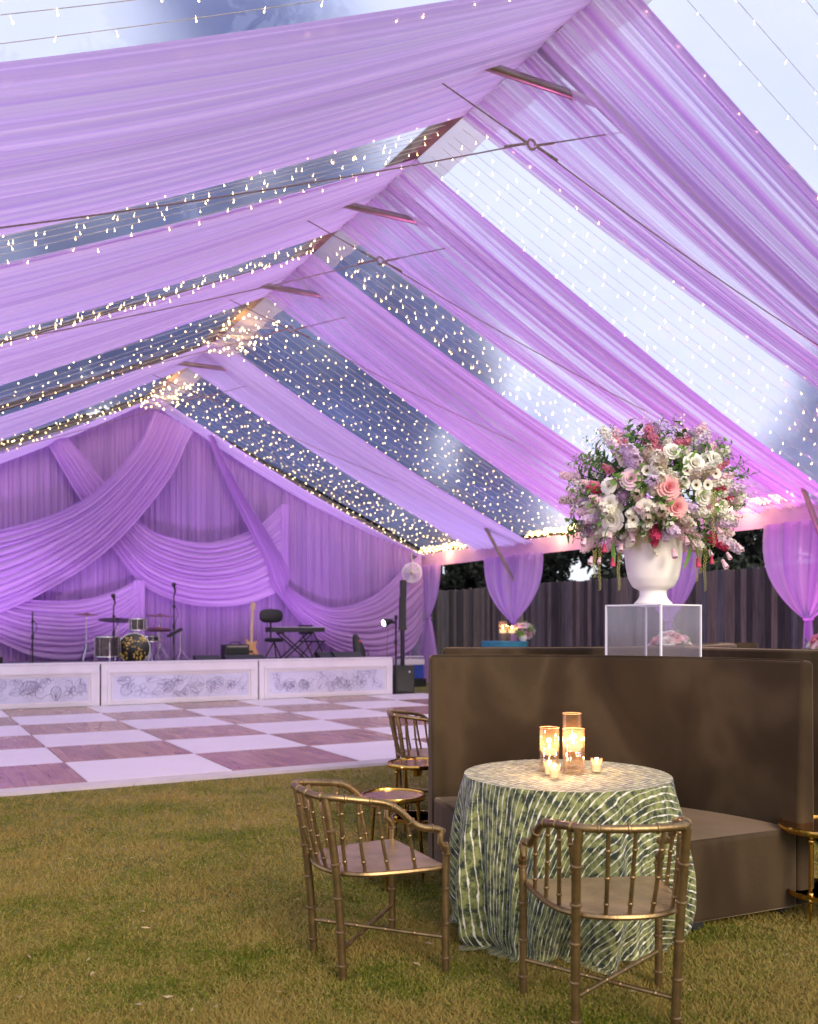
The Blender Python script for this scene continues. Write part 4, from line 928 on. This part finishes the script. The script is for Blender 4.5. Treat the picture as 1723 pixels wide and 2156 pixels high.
def leaves(n, ln, spread, ls, seed, wide=.42):
    q = random.Random(seed); mb = MB().tube([(0, 0, -.1 * ln), (0, 0, ln * .95)], ls * .035, 4)
    for i in range(n):
        t = (i + .5) / n; a = i * 2.4 + q.uniform(-.3, .3); c = Vector((0, 0, ln * t)); d = Vector((math.cos(a), math.sin(a), q.uniform(.1, .9))).normalized(); sd = d.cross(Vector((0, 0, 1))).normalized(); s = ls * q.uniform(.7, 1.2)
        n_ = sd.cross(d)
        mb.add([c, c + d * s * .5 + sd * s * wide * .5 + n_ * s * .06, c + d * s + Vector((0, 0, -s * .15)), c + d * s * .5 - sd * s * wide * .5 + n_ * s * .06, c + d * s * .55], [(0, 1, 4), (1, 2, 4), (2, 3, 4), (3, 0, 4)], [(0, 0), (1, .7), (.5, 1), (0, .7), (.5, .4)])
    return mb
def anemone():
    mb = MB(); petal_ring(mb, 6, 1.0, .3, .95, .2, 0, 0, 1.3); return mb
bq = thing('floral_arrangement', 'huge loose bouquet of white, pink and purple flowers overflowing the urn', 'bouquet', (PC.x, PC.y, PZ + .45), 0)
BZ0 = PZ + .45
HID = []
def proto(mb, name, m):
    o = mb.build(name, m, bq); o['proto'] = 1; HID.append(o); return o
bq.scale = (.94, .94, .94)
FK = {}
def flower(kind, mk, m, name):
    FK[kind] = (mk, m, name, [])
def sc(cx, cy):     # crop position -> offset from the pedestal axis (x, z), 6.3 m away
    dx = ((1700 + .4063 * cx) / 1.451 - 861.5) * 6.2 / FP - PC.x; dz = 1.5 + (1320 - (1230 + .4063 * cy) / 1.451) * 6.2 / FP - BZ0
    return dx, dz
S_ = .4063 / 1.451 * 6.2 / FP
class Bloom:
    def __init__(s): s.cache = {}
    def put(s, kind, mk, m, name, x, y, z, d, scale, roll=0):
        key = kind
        rot = Vector(d).to_track_quat('Z', 'Y').to_euler() if kind[0] != '_' else (0, 0, roll)
        if key not in s.cache:
            o = mk().build(name, m, bq); s.cache[key] = o
        else:
            o = s.cache[key].copy(); COL.objects.link(o); o.parent = bq
        o.location = (x, y, z); o.rotation_euler = rot; o.scale = (scale,) * 3
        return o
B = Bloom(); random.seed(5)
RX, RY, RZ, CZ = .60, .48, .46, .36
def surf(dx, dz, push=1.0):     # front surface of the bouquet at that offset
    q = 1 - (dx / RX) ** 2 - ((dz - CZ) / RZ) ** 2
    return -RY * math.sqrt(max(.02, q)) * push
def outdir(dx, y, dz): 
    v = Vector((dx * .8, y * 1.3, (dz - CZ) * .8 + .05)); return v.normalized()
def at_(cx, cy): 
    dx, dz = sc(cx, cy); y = surf(dx, dz); return dx, y, dz
for cx, cy, r in ((940, 490, 72), (780, 390, 55), (1130, 440, 58), (330, 765, 52), (360, 890, 78), (575, 815, 55), (1020, 730, 62), (1215, 800, 48), (315, 640, 52), (860, 640, 40)):
    x, y, z = at_(cx, cy); B.put('wr', rose, P_white, 'white_rose', x, y - .01, z, outdir(x, y, z), r * S_ * 1.02)
for cx, cy, r in ((735, 675, 74), (800, 820, 70)): x, y, z = at_(cx, cy); B.put('pr', rose, P_pink, 'pink_rose', x, y - .03, z, outdir(x, y - .2, z), r * S_ * 1.02)
for cx, cy, r in ((470, 600, 72), (1075, 800, 50), (1160, 340, 40)): x, y, z = at_(cx, cy); B.put('br', rose, P_blush, 'blush_rose', x, y - .01, z, outdir(x, y, z), r * S_)
for cx, cy, r in ((710, 165, 56), (1010, 210, 50), (425, 725, 60), (1145, 880, 58), (1440, 735, 52), (220, 955, 52)):
    x, y, z = at_(cx, cy); B.put('al', lambda: globe(1, 170, 3), P_plum, 'allium', x, y * .9 - .02, z, (0, 0, 1), r * S_)
for cx, cy in ((575, 545), (875, 548), (1115, 560), (945, 655), (1042, 650), (500, 905), (1355, 770)):
    x, y, z = at_(cx, cy); o_ = B.put('an', anemone, P_white, 'anemone', x, y - .03, z, outdir(x, y - .3, z), 40 * S_)
    MBc = B.cache.get('ac')
    if MBc is None: e = MB().ball((0, 0, .12), .22, 8, 5).build('flower_eye', P_dark, o_); B.cache['ac'] = e
    else: e = MBc.copy(); COL.objects.link(e); e.parent = o_
def stock(kind, m, name, lst, ln=.15, n=46, r=.04, bs=.020):
    for cx, cy, s in lst:
        x, y, z = at_(cx, cy); d = outdir(x, y * .8, z); y -= .0
        B.put(kind, lambda: blossoms(n, ln, r, bs, hash(kind) % 97 if False else len(kind) * 7), m, name, x - d.x * .07, y - d.y * .07, z - d.z * .07, d, s)
stock('hot', P_rose, 'rose_stock', ((640, 240, 1.1), (660, 300, 1.0), (400, 275, .8), (460, 290, .7), (835, 330, .9), (905, 320, .9), (300, 490, .7), (215, 610, .7), (1140, 505, .8), (1235, 462, .7), (690, 380, .8)))
stock('hpk', P_hot, 'hot_pink_stock', ((1250, 1040, 1.1), (1290, 1060, .9), (690, 1000, 1.1), (700, 1050, .9), (210, 650, .8), (1165, 665, .8), (1270, 730, .7)))
stock('lav', P_lav, 'lavender_stock', ((495, 440, 1.5), (520, 490, 1.3), (450, 410, 1.2), (620, 640, 1.3), (800, 960, 1.3), (760, 1010, 1), (1340, 1050, 1.3), (1320, 880, 1.1), (240, 860, 1.2), (1050, 300, 1.1), (1300, 660, 1.1), (380, 340, 1), (920, 820, 1.0), (1200, 900, 1.1)))
stock('pnk', P_blush, 'blush_stock', [(random.uniform(150, 1380), random.uniform(560, 1100), random.uniform(.6, 1.0)) for _ in range(34)])
stock('wht', P_white, 'white_stock', [(random.uniform(180, 1380), random.uniform(400, 1080), random.uniform(.7, 1.15)) for _ in range(60)] + [(650, 480, 1.4), (640, 540, 1.2), (380, 300, 1), (1210, 380, 1), (760, 320, .9), (1080, 250, .9)])
G_taupe = petal_mat('taupe_petal', (.44, .34, .26), (.70, .60, .50)); stock('tau', G_taupe, 'dusty_blossom', ((600, 440, 1.4), (680, 500, 1.4), (930, 580, 1.2), (680, 830, 1.4), (610, 880, 1.2), (880, 900, 1.2), (1030, 560, 1.1), (520, 720, 1.1)))
# blooms all the way round, so that it holds from the side as well
for i in range(60):
    a = random.uniform(.1, math.pi - .1); el = random.uniform(-.9, 1.2); d = Vector((math.cos(a) * math.cos(el), math.sin(a) * math.cos(el) * .8, math.sin(el))); k = random.choice((('wht', P_white, 'white_stock'), ('pnk', P_blush, 'blush_stock'), ('lav', P_lav, 'lavender_stock')))
    if sum(1 for c in bq.children if c.name.startswith(k[2])) > 95: continue
    B.put(k[0], None, k[1], k[2], d.x * RX * .9, d.y * RY * .9, CZ + d.z * RZ * .9, d, random.uniform(.8, 1.3))
for i in range(95):
    cx, cy = random.uniform(120, 1400), random.uniform(330, 1030); x, y, z = at_(cx, cy); d = outdir(x, y, z + random.uniform(-.2, .2)); y *= .86
    B.put('lf', lambda: leaves(9, .16, .05, .055, 4), G_leaf, 'leafy_sprig', x - d.x * .09, y - d.y * .06, z - d.z * .09, d, random.uniform(.7, 1.25))
for i in range(80):
    a = random.uniform(0, 2 * math.pi); el = random.uniform(-.9, 1.4); d = Vector((math.cos(a) * math.cos(el), math.sin(a) * math.cos(el), math.sin(el)))
    B.put('dl', lambda: leaves(12, .2, .05, .075, 9, .5), G_dark, 'dark_sprig', d.x * RX * .55, d.y * RY * .55, CZ + d.z * RZ * .55, d, random.uniform(.8, 1.4))
for cx, cy, dx_, dz_ in ((1200, 300, .1, 1), (1245, 340, .6, .5), (400, 400, -.7, .4), (150, 680, -1, .2), (130, 880, -1, 0), (90, 970, -1, -.3), (1360, 540, .8, .3), (1350, 470, .5, .8), (770, 130, .3, 1), (740, 270, .1, 1), (500, 330, -.4, .8), (230, 440, -.9, .5), (1190, 420, .3, .9), (960, 330, 0, 1), (560, 950, -.1, -1), (590, 960, 0, -1), (540, 640, 0, -.6), (830, 560, 0, -1), (830, 660, 0, -1), (1100, 990, 0, -1), (1180, 1150, .6, -.8), (1300, 770, .8, -.2)):
    x, y, z = at_(cx, cy); d = Vector((dx_, -.35, dz_)).normalized()
    B.put('lf2', lambda: leaves(10, .15, .05, .06, 14, .62), G_leaf, 'round_leaf_stem', x - d.x * .08, y, z - d.z * .08, d, 1.0)
for i in range(40):
    q = random.uniform(-.35, math.pi + .35); rr_ = random.uniform(.96, 1.10); x = RX * math.cos(q) * rr_; z = CZ + RZ * math.sin(q) * rr_ * .98; d = Vector((math.cos(q), random.uniform(-.7, .2), math.sin(q) + .15)).normalized()
    k = random.choice((('lf3', G_leaf, 'thin_leaf_sprig', lambda: leaves(13, .17, .04, .034, 23, .5)), ('wf', P_white, 'white_filler_sprig', lambda: blossoms(16, .13, .030, .012, 31)), ('pf', P_blush, 'pink_filler_sprig', lambda: blossoms(12, .15, .022, .013, 37))))
    B.put(k[0], k[3], k[1], k[2], x - d.x * .08, random.uniform(-.2, .05), z - d.z * .08, d, random.uniform(.8, 1.2))
for cx, y0, y1 in ((270, 1110, 1335), (312, 1060, 1440), (468, 1100, 1438), (1095, 1080, 1368), (1125, 1080, 1300), (1163, 1080, 1445), (1085, 700, 1130)):
    x, dz0 = sc(cx, y0); _, dz1 = sc(cx, y1); yy = surf(x, min(dz0, .3)) if y0 > 900 else surf(x, .3) - .05; q = random.Random(cx); mb = MB(); n = 60
    for i in range(n):
        t = i / n; z = (dz1 - dz0) * t; a = i * 2.4; r_ = .009 * (1 - .5 * t) + .002
        mb.ball((r_ * math.cos(a) + .004 * math.sin(t * 9), r_ * math.sin(a), z), .0068 * (1 - .5 * t), 5, 4)
    mb.build('amaranth_tassel', G_ama, bq, loc=(x, yy, dz0))
def tulip():
    mb = MB(); petal_ring(mb, 3, .75, 1.9, .15, -.3, 0, 0, 1.8); petal_ring(mb, 3, .8, 1.8, .2, -.3, 0, 1.05, 1.8); mb.ball((0, 0, .1), .5, 8, 5); return mb
for cx, cy, r in ((345, 1205, 24), (1005, 1205, 26), (1110, 1190, 22), (280, 1095, 24)):
    x, z = sc(cx, cy); y = -.36; o_ = B.put('tu', tulip, P_hot, 'tulip', x, y, z, (.05, -.1, -1), r * S_ * 1.1)
    MB().tube([(x, y, z), (x * .97, y * .95, z + .08), (x * .85, y * .7, z + .16)], .0035, 5).build('tulip_stem', G_leaf, bq)
for cx, cy, r in ((1235, 1210, 32), (205, 1185, 28), (440, 1085, 28), (835, 1130, 34), (155, 1040, 30), (1270, 1150, 26), (270, 1190, 22), (1350, 1080, 30), (930, 1030, 28), (1000, 1060, 28), (1130, 1130, 24), (520, 1020, 28), (1195, 950, 30), (355, 990, 28), (100, 780, 24)):
    x, z = sc(cx, cy); y = -.30 if 500 < cx < 1000 else -.26
    B.put('bell', tulip, P_blush, 'campanula_bell', x, y if z < .1 else surf(x, z), z, (x * .6, -.5, -.8), r * S_)
for cx, cy, dz_ in ((365, 1090, 1), (965, 1120, 1)):
    x, z = sc(cx, cy); s_ = 1 if cx < 600 else -1
    MB().grid(lambda u, v: (-.05 * s_ * v ** 2 * (-1 if s_ < 0 else -.3) + (u - .5) * .03 * math.sin(math.pi * (v * .9 + .08)), .01 * v, -.17 * v), 2, 8).build('long_leaf', G_leaf, bq, loc=(x, -.3, z + .02))

# ================================================================== ROUND TABLE WITH DYED CLOTH
TC = Vector((.785, 4.56)); TR = .505; TH = .765
tb = thing('round_table', 'round cocktail table hidden under the green and white dyed cloth', 'table', (TC.x, TC.y, 0))
MB().lathe([(1e-6, TH - .03), (TR - .012, TH - .03), (TR - .012, TH - .005), (1e-6, TH - .005)], n=48).build('tabletop', M_white, tb)
MB().tube([(0, 0, .02), (0, 0, TH - .03)], .035, 10).build('post', M_black, tb); MB().lathe([(.25, 0), (.25, .015), (.04, .03)], n=24).build('base', M_black, tb)
NT = 300; rows = [0, .08, .16, .24, .32, .40, .47, .495]
mb = MB(); vs = []; uv = []
drop = [0, .015, .03] + [.06 + i * .0235 for i in range(32)]
def fold(th):
    return 1.15 * (.5 * math.sin(9 * th + .8) + .35 * math.sin(14 * th + 2 + .8 * math.sin(2 * th)) + .28 * math.sin(23 * th + 1.2) + .15 * math.sin(37 * th))
for i, r in enumerate(rows):
    for j in range(NT):
        th = 2 * math.pi * j / NT; vs.append((r * math.cos(th), r * math.sin(th), TH + .003)); uv.append((r * math.cos(th), r * math.sin(th)))
for i, d in enumerate(drop):
    for j in range(NT):
        th = 2 * math.pi * j / NT; t = d / TH
        if d < .04: r = TR + .004 + .006 * (d / .03); z = TH + .003 - (.0 if i == 0 else d * .9); r += .02 * fold(th) * t
        else:
            bulge = .050 * math.sin(math.pi * min(1, t * .80)) + .006 * t
            f = fold(th + .10 * t * math.sin(3 * th)); r = TR + .01 + bulge + f * .062 * min(1, t * 1.7) ; z = TH - d
            if t > .80:
                q = (t - .80) / .2; r += -.035 * q + .03 * q * math.sin(5 * th + 1) + .02 * q * math.sin(11 * th) + .018 * math.sin(q * 6.3 + 3 * th) * q
        z = max(.014, z)
        if i == len(drop) - 1: r += .035 + .03 * math.sin(7 * th); z = .01
        rho = TR + d * 1.02
        vs.append((r * math.cos(th), r * math.sin(th), z)); uv.append((rho * math.cos(th), rho * math.sin(th)))
nr = len(rows) + len(drop)
fs = [(i * NT + j, (i + 1) * NT + j, (i + 1) * NT + (j + 1) % NT, i * NT + (j + 1) % NT) for i in range(nr - 1) for j in range(NT)]
tc = thing('tablecloth', 'green cloth with white tie-dyed lines draped to the grass over the round table', 'tablecloth', (TC.x, TC.y, 0))
tag_ = MB().add(vs, fs, uv).build('cloth', M_cloth, tc)

# candles
def cyl_vase(X, Y, h, r, water, lab, lit=3.6):
    v_ = thing('glass_cylinder_vase', lab, 'candle vase', (X, Y, TH + .006), 0, 'glass cylinders with floating candles')
    MB().lathe([(r, 0), (r, h), (r - .003, h + .001), (r - .003, .008), (1e-5, .008)], n=32).build('glass', M_glass, v_)
    MB().tube([(r * math.cos(q), r * math.sin(q), h) for q in np.linspace(0, 6.2832, 25)[:-1]], .0022, 6, closed=True).build('rim', mat('candlelit_rim', (.8, .42, .2), .2) if 'candlelit_rim' not in MATS else MATS['candlelit_rim'], v_)  # orange rim colour stands in for candlelight on the glass edge
    MB().lathe([(r - .006, .010), (r - .006, water), (1e-5, water)], n=24).build('water', M_water, v_)
    MB().lathe([(1e-5, water - .012), (r * .62, water - .010), (r * .84, water + .008), (r * .84, water + .016), (r * .7, water + .020), (1e-5, water + .016)], n=24).build('floating_candle', M_wax, v_)
    MB().lathe([(1e-5, water + .018), (.006, water + .026), (.0075, water + .034), (.004, water + .048), (1e-5, water + .062)], n=10).build('flame', M_flame, v_)
    l = lamp('candle_light', 'POINT', (0, 0, water + .05), lit, (1, .56, .30), shadow_soft_size=.012); l.parent = v_
cyl_vase(.708, 4.62, .222, .049, .095, 'left glass cylinder of the three, with a floating candle near its middle')
cyl_vase(.818, 4.55, .222, .054, .125, 'front right glass cylinder of the three, its floating candle highest')
cyl_vase(.838, 4.71, .285, .048, .10, 'tallest glass cylinder, behind the other two')
def votive(X, Y, lab, s=1.0):
    v_ = thing('votive_candle', lab, 'candle', (X, Y, TH + .006), 0, 'small frosted votive candles')
    MB().lathe([(.022 * s, 0), (.029 * s, .07 * s), (.026 * s, .07 * s), (.020 * s, .006), (1e-5, .006)], n=20).build('glass', M_glass, v_)
    MB().lathe([(.0195 * s, .008), (.0225 * s, .042 * s), (1e-5, .042 * s)], n=20).build('wax', M_wax, v_)
    MB().lathe([(1e-5, .042 * s), (.005, .05 * s), (.004, .06 * s), (1e-5, .072 * s)], n=8).build('flame', M_flame, v_)
    l = lamp('candle_light', 'POINT', (0, 0, .062 * s), 1.5, (1, .56, .30), shadow_soft_size=.01); l.parent = v_
votive(.700, 4.40, 'votive candle nearest the table edge, in front of the left cylinder'); votive(.690, 4.50, 'votive candle between the nearest votive and the left cylinder'); votive(.938, 4.58, 'lone votive candle to the right of the glass cylinders', 1.05)

# ================================================================== BAMBOO CHAIRS
def bamboo(mb, pts, r, every=.12, n=10, off=.05):
    P = resample(spline(pts, 8) if len(pts) > 2 else pts, max(8, int(sum((Vector(pts[i + 1]) - Vector(pts[i])).length for i in range(len(pts) - 1)) / .02)))
    mb.tube([tuple(p) for p in P], r, n)
    d = np.r_[0, np.cumsum(np.linalg.norm(np.diff(P, axis=0), axis=1))]; s = off
    while s < d[-1] - .01:
        a = [np.interp(s + e, d, P[:, k]) for e in (-.007, -.003, .003, .007) for k in range(3)]
        a = [tuple(a[i * 3:i * 3 + 3]) for i in range(4)]; mb.tube(a, [r * .98, r * 1.32, r * 1.32, r * .98], n, False); s += every
    return mb
def bamboo_chair(lab, loc, face, legs=None):
    """local +x is the way the chair faces"""
    root = thing('bamboo_chair', lab, 'chair', (loc[0], loc[1], 0), R(face), 'antique gold metal bamboo-style chairs')
    sh = [(.235, -.275), (.235, .275)]
    out = spline([(.235, .275), (.02, .262), (-.14, .225), (-.225, .13), (-.25, 0), (-.225, -.13), (-.14, -.225), (.02, -.262), (.235, -.275)], 5)
    n = len(out); zt = .468
    top = [(x, y, zt - .004 * (1 - abs(y) * 3)) for x, y in out]; bot = [(x, y, zt - .02) for x, y in out]
    mb = MB().add(top + bot, [tuple(range(n))[::-1], tuple(range(n, 2 * n))] + [(i, (i + 1) % n, (i + 1) % n + n, i + n) for i in range(n)])
    mb.build('seat', M_goldseat, root)
    mb = MB(); mb.tube([(x, y, zt - .012) for x, y in out], .012, 8, closed=True); mb.build('seat_frame', M_gold, root)
    rail = [(.225, -.284, .615), (.185, -.284, .632), (.13, -.282, .640), (.08, -.278, .665), (.02, -.272, .722), (-.04, -.262, .755), (-.14, -.242, .772), (-.24, -.215, .785), (-.295, -.18, .79), (-.318, -.09, .79), (-.322, 0, .79)]
    rail = rail + [(x, -y, z) for x, y, z in rail[-2::-1]]
    mb = bamboo(MB(), rail, .0155, .105, 10, .06); mb.build('top_rail', M_gold, root)
    rs = resample(spline(rail, 8), 400)
    for s in (-1, 1):
        mb = MB(); bamboo(mb, [(-.20, s * .185, 0), (-.215, s * .19, .25), (-.235, s * .194, .47), (-.262, s * .198, .66), (-.285, s * .196, .785)], .0175, .145, 10, .07); mb.build('leg', M_gold, root)
        mb = MB(); bamboo(mb, [(.235, s * .285, 0), (.235, s * .285, .2), (.235, s * .285, .44), (.24, s * .288, .53)], .0165, .15, 10, .07)
        mb.tube([(.24, s * .288, .525), (.232, s * .288, .55), (.205, s * .29, .575), (.21, s * .29, .605), (.215, s * .29, .63)], [.0165, .015, .014, .014, .014], 10)
        mb.tube([(.235, s * .288, .545), (.225, s * .288, .56)], .02, 10); mb.build('leg', M_gold, root)
    ins = [(.10, .267), (-.02, .252), (-.115, .225), (-.185, .18)]
    tops = [(.05, .277, .70), (-.07, .256, .762), (-.155, .236, .777), (-.22, .215, .784)]
    for s in (-1, 1):
        for (x, y), tp_ in zip(ins, tops):
            mb = MB(); bamboo(mb, [(x, s * y, zt - .01), ((x + tp_[0]) / 2 - .006, s * (y + tp_[1]) / 2, .61), (tp_[0], s * tp_[1], tp_[2] - .01)], .0082, .105, 8, .05); mb.build('spindle', M_gold, root)
    for y0, y1 in ((-.085, -.10), (0, 0), (.085, .10)):
        x0_ = -.245 if y0 == 0 else -.238
        mb = MB(); bamboo(mb, [(x0_, y0, zt - .01), (-.282, (y0 + y1) / 2, .61), (-.318, y1, .78)], .0082, .105, 8, .05); mb.build('spindle', M_gold, root)
    mb = MB(); bamboo(mb, [(-.205, -.188, .14), (.235, .285, .14)], .009, .14, 8, .08); mb.build('stretcher', M_gold, root)
    mb = MB(); bamboo(mb, [(-.205, .188, .158), (.235, -.285, .158)], .009, .14, 8, .08); mb.build('stretcher', M_gold, root)
    return root
ch = bamboo_chair('gold bamboo chair left of the round table, turned toward it', (-.175, 4.12), 25)
def dup_chair(lab, loc, face):
    c = copy_tree(ch); c.location = (loc[0], loc[1], 0); c.rotation_euler = (0, 0, R(face)); c['label'] = lab; return c
dup_chair('gold bamboo chair nearest the camera, its back turned to us in front of the cloth', (.772, 3.54), 95)
dup_chair('gold bamboo chair half hidden behind the left end of the banquette', (.16, 7.55), 8)

# ================================================================== SIDE TABLES
def side_table(X, Y, z, r, lab, legs=3, rot=0, splay=0):
    root = thing('side_table', lab, 'side table', (X, Y, 0), R(rot), 'small round brass side tables')
    MB().lathe([(r - .012, z - .028), (r, z - .028), (r + .004, z - .014), (r, z), (r - .010, z + .002), (r - .012, z - .006)], n=40).build('rim', M_gold2, root)
    MB().lathe([(1e-5, z - .008), (r - .011, z - .008)], n=40).build('mirror_top', M_mirror, root)
    for k in range(legs):
        a = k * 2 * math.pi / legs; c, s = math.cos(a), math.sin(a); r0 = r * .78; r1 = r * .82 + splay
        mb = MB().tube([(r0 * c, r0 * s, z - .02), (r1 * c, r1 * s, .10), (r1 * c, r1 * s, 0)], [.010, .010, .005], 8)
        for zz in (z - .06, .155, .125): mb.ball((r1 * c + (r0 - r1) * c * zz / z, r1 * s + (r0 - r1) * s * zz / z, zz), .017, 10, 6)
        mb.build('leg', M_gold2, root)
    rr_ = r * .84
    MB().lathe([(rr_ - .004, .128), (rr_ + .006, .128), (rr_ + .006, .150), (rr_ - .004, .150), (rr_ - .004, .128)], n=40).build('lower_ring', M_gold2, root)
    MB().lathe([(.03, z - .10), (.036, z - .06), (.02, z - .04), (1e-5, z - .035)], n=16).build('finial', M_gold2, root)
    return root
side_table(2.155, 4.72, .482, .235, 'small round brass side table at the right edge of the photo', 3, 222)
side_table(-.09, 5.3, .535, .186, 'small round brass side table just behind the left chair', 3, 260, .03)
side_table(.06, 6.55, .535, .215, 'small round brass side table behind, beside the half hidden chair', 4, 30)

# ================================================================== FAR TABLES AND SMALL BOUQUETS
tt = thing('high_top_table', 'small high table under a teal cloth by the fence', 'table', (2.05, 19.6, 0))
MB().lathe([(.46, .0), (.46, .2), (.45, .8), (.50, 1.17), (.505, 1.19), (.49, 1.195), (1e-5, 1.196)], n=40).build('teal_cloth', M_teal, tt)
def small_bouquet(loc, s, lab, mats, seed=0, n=26):
    root = thing('small_bouquet', lab, 'bouquet', loc); q = random.Random(seed)
    vb = MB().lathe([(.06 * s, 0), (.09 * s, .06 * s), (.07 * s, .12 * s)], n=16); vb.build('bowl', M_urn, root)
    cache = {}
    for i in range(n):
        a = i * 2.4; el = q.uniform(0, 1.4); d = Vector((math.cos(a) * math.cos(el), math.sin(a) * math.cos(el), math.sin(el))); k = i % len(mats); m_, nm = mats[k]
        if nm not in cache: cache[nm] = rose().build(nm, m_, root); o = cache[nm]
        else: o = copy_part(cache[nm], root)
        o.location = tuple(d * s * .22 + Vector((0, 0, s * .14))); o.rotation_euler = d.to_track_quat('Z', 'Y').to_euler(); o.scale = (s * .075 * q.uniform(.7, 1.2),) * 3
    for i in range(14):
        a = q.uniform(0, 6.28); el = q.uniform(-.2, 1.3); d = Vector((math.cos(a) * math.cos(el), math.sin(a) * math.cos(el), math.sin(el)))
        if 'lf' not in cache: cache['lf'] = leaves(9, .16, .05, .08, 4).build('leafy_sprig', G_leaf, root); o = cache['lf']
        else: o = copy_part(cache['lf'], root)
        o.location = tuple(d * s * .12 + Vector((0, 0, s * .14))); o.rotation_euler = d.to_track_quat('Z', 'Y').to_euler(); o.scale = (s * 1.1,) * 3
    return root
small_bouquet((2.42, 19.4, 1.2), 1.0, 'small pale bouquet on the teal high table', [(P_white, 'white_rose'), (P_blush, 'blush_rose')], 3, 20)
ct = thing('cocktail_table', 'small round table behind the acrylic pedestal, mostly hidden by the banquettes', 'table', (2.32, 8.1, 0))
MB().lathe([(.42, 0), (.40, .6), (.45, 1.10), (.45, 1.13), (1e-5, 1.135)], n=32).build('taupe_cloth', mat('taupe_cloth', (.2, .16, .12), .8), ct)
small_bouquet((2.32, 8.1, 1.136), .80, 'low bouquet of pale pink roses seen through the acrylic pedestal', [(P_blush, 'blush_rose'), (P_white, 'white_rose'), (P_pink, 'pink_rose')], 5, 22)
st2 = thing('cocktail_table', 'small round table at the right edge behind the banquettes', 'table', (3.98, 8.6, 0))
MB().lathe([(.42, 0), (.40, .6), (.45, 1.10), (.45, 1.13), (1e-5, 1.135)], n=32).build('taupe_cloth', MATS['taupe_cloth'], st2)
small_bouquet((3.98, 8.6, 1.136), .9, 'bouquet of pink roses at the right edge of the photo', [(P_blush, 'blush_rose'), (P_rose, 'rosy_rose'), (P_white, 'white_rose')], 6, 24)
for X, Y, h_, lab in ((1.98, 19.3, .42, 'taller far glass cylinder on the teal table'), (2.16, 19.25, .32, 'shorter far glass cylinder on the teal table')):
    v_ = thing('glass_cylinder_vase', lab, 'candle vase', (X, Y, 1.198)); MB().lathe([(.09, 0), (.09, h_), (.085, h_), (.085, .01)], n=20).build('glass', M_glass, v_)
    MB().lathe([(1e-5, .17), (.075, .18), (.075, .25), (1e-5, .25)], n=16).build('floating_candle', M_wax, v_); MB().lathe([(1e-5, .25), (.02, .28), (1e-5, .34)], n=8).build('flame', M_flame, v_)
    l = lamp('candle_light', 'POINT', (0, 0, .32), 3, (1, .5, .2), shadow_soft_size=.03); l.parent = v_

# ================================================================== COLOURED UPLIGHTS (at the posts and behind the stage)
def uplight(b, a, z, tgt, e, col, lab, size=1.1, zoff=0):
    r_ = thing('uplight', lab, 'uplight', W(b, a, z), R(28.93), 'small black uplights washing the drapes purple')
    MB().lathe([(.07, 0), (.09, .06), (.09, .16), (.075, .16), (.07, .1), (1e-5, .1)], n=18).build('housing', M_black, r_)
    MB().lathe([(1e-5, .12), (.07, .12)], n=16).build('lens', emissive('uplight_lens', col, 3) if 'uplight_lens' not in MATS else MATS['uplight_lens'], r_)
    p = Vector(W(b, a, z + .2)); l = lamp('uplight_beam', 'SPOT', p, e, col, spot_size=R(120), spot_blend=1, shadow_soft_size=.15)
    aim(l, W(*tgt)); mw = l.rotation_euler.copy(); l.parent = r_; l.location = (0, 0, .2); l.rotation_euler = (mw.to_matrix().to_3x3() if False else (Matrix.Rotation(-R(28.93), 3, 'Z') @ mw.to_matrix())).to_euler()
PUR = (.74, .46, 1.0); MAG = (1.0, .22, .78)
for k, b in enumerate((1.6, 4.0, 6.4, 8.6)): uplight(b, 19.3, DZ, (b, 21.6, 4.6), 225, PUR, 'uplight on the stage floor, number %s from the drum side' % ('one', 'two', 'three', 'four')[k])
uplight(11.2, 20.2, 0, (10.6, 21.6, 2.6), 170, PUR, 'uplight on the grass at the back corner')
LILAC = (.86, .42, 1.0)
for a, e, c in ((17.6, 380, (.62, .42, 1.0)), (13.2, 480, MAG), (9.2, 760, MAG)):
    uplight(BE - .9, a, 0, (BE - 3.5, a, 6), e, c, 'uplight on the grass at the foot of the tent post %s' % {17.6: 'by the teal table', 13.2: 'behind the flower urn', 9.2: 'at the right edge'}[a])
for a, wd_ in ((5.5, 'first'), (9.8, 'second'), (14.5, 'third'), (19.0, 'fourth')):
    uplight(BL + .8, a, 0, (2.2, a, 5.5), 430, (.74, .48, 1.0) if a < 17 else (.52, .40, 1.0), wd_ + ' uplight along the left side of the tent, outside the photo')

# ================================================================== small dry leaves and clippings lying on the lawn
mbs = {}
r9 = random.Random(3); V = []
for i in range(170):
    d = 2.9 + 6.2 * r9.random() ** 1.3; x = (r9.random() - .5) * .95 * d; y = d
    if -SA * x + CA * y > 8.7 and CA * x + SA * y < 10: continue
    a = r9.uniform(0, 6.28); l_ = r9.uniform(.008, .03); w_ = l_ * r9.uniform(.12, .4); z = r9.uniform(.014, .024)
    c, s_ = math.cos(a), math.sin(a); t1, t2 = r9.uniform(-.006, .008), r9.uniform(-.006, .008)
    V += [(x - c * l_, y - s_ * l_, z), (x + s_ * w_, y - c * w_, z + t1), (x + c * l_, y + s_ * l_, z + t2), (x - s_ * w_, y + c * w_, z)]
tag(np_mesh('dry_clippings', np.array(V), 4, mat('dry_clipping', (.34, .25, .13), .8, 0, .5, 6)), 'scattered pale dry clippings and leaf bits lying on the lawn', 'grass clippings', kind='stuff')
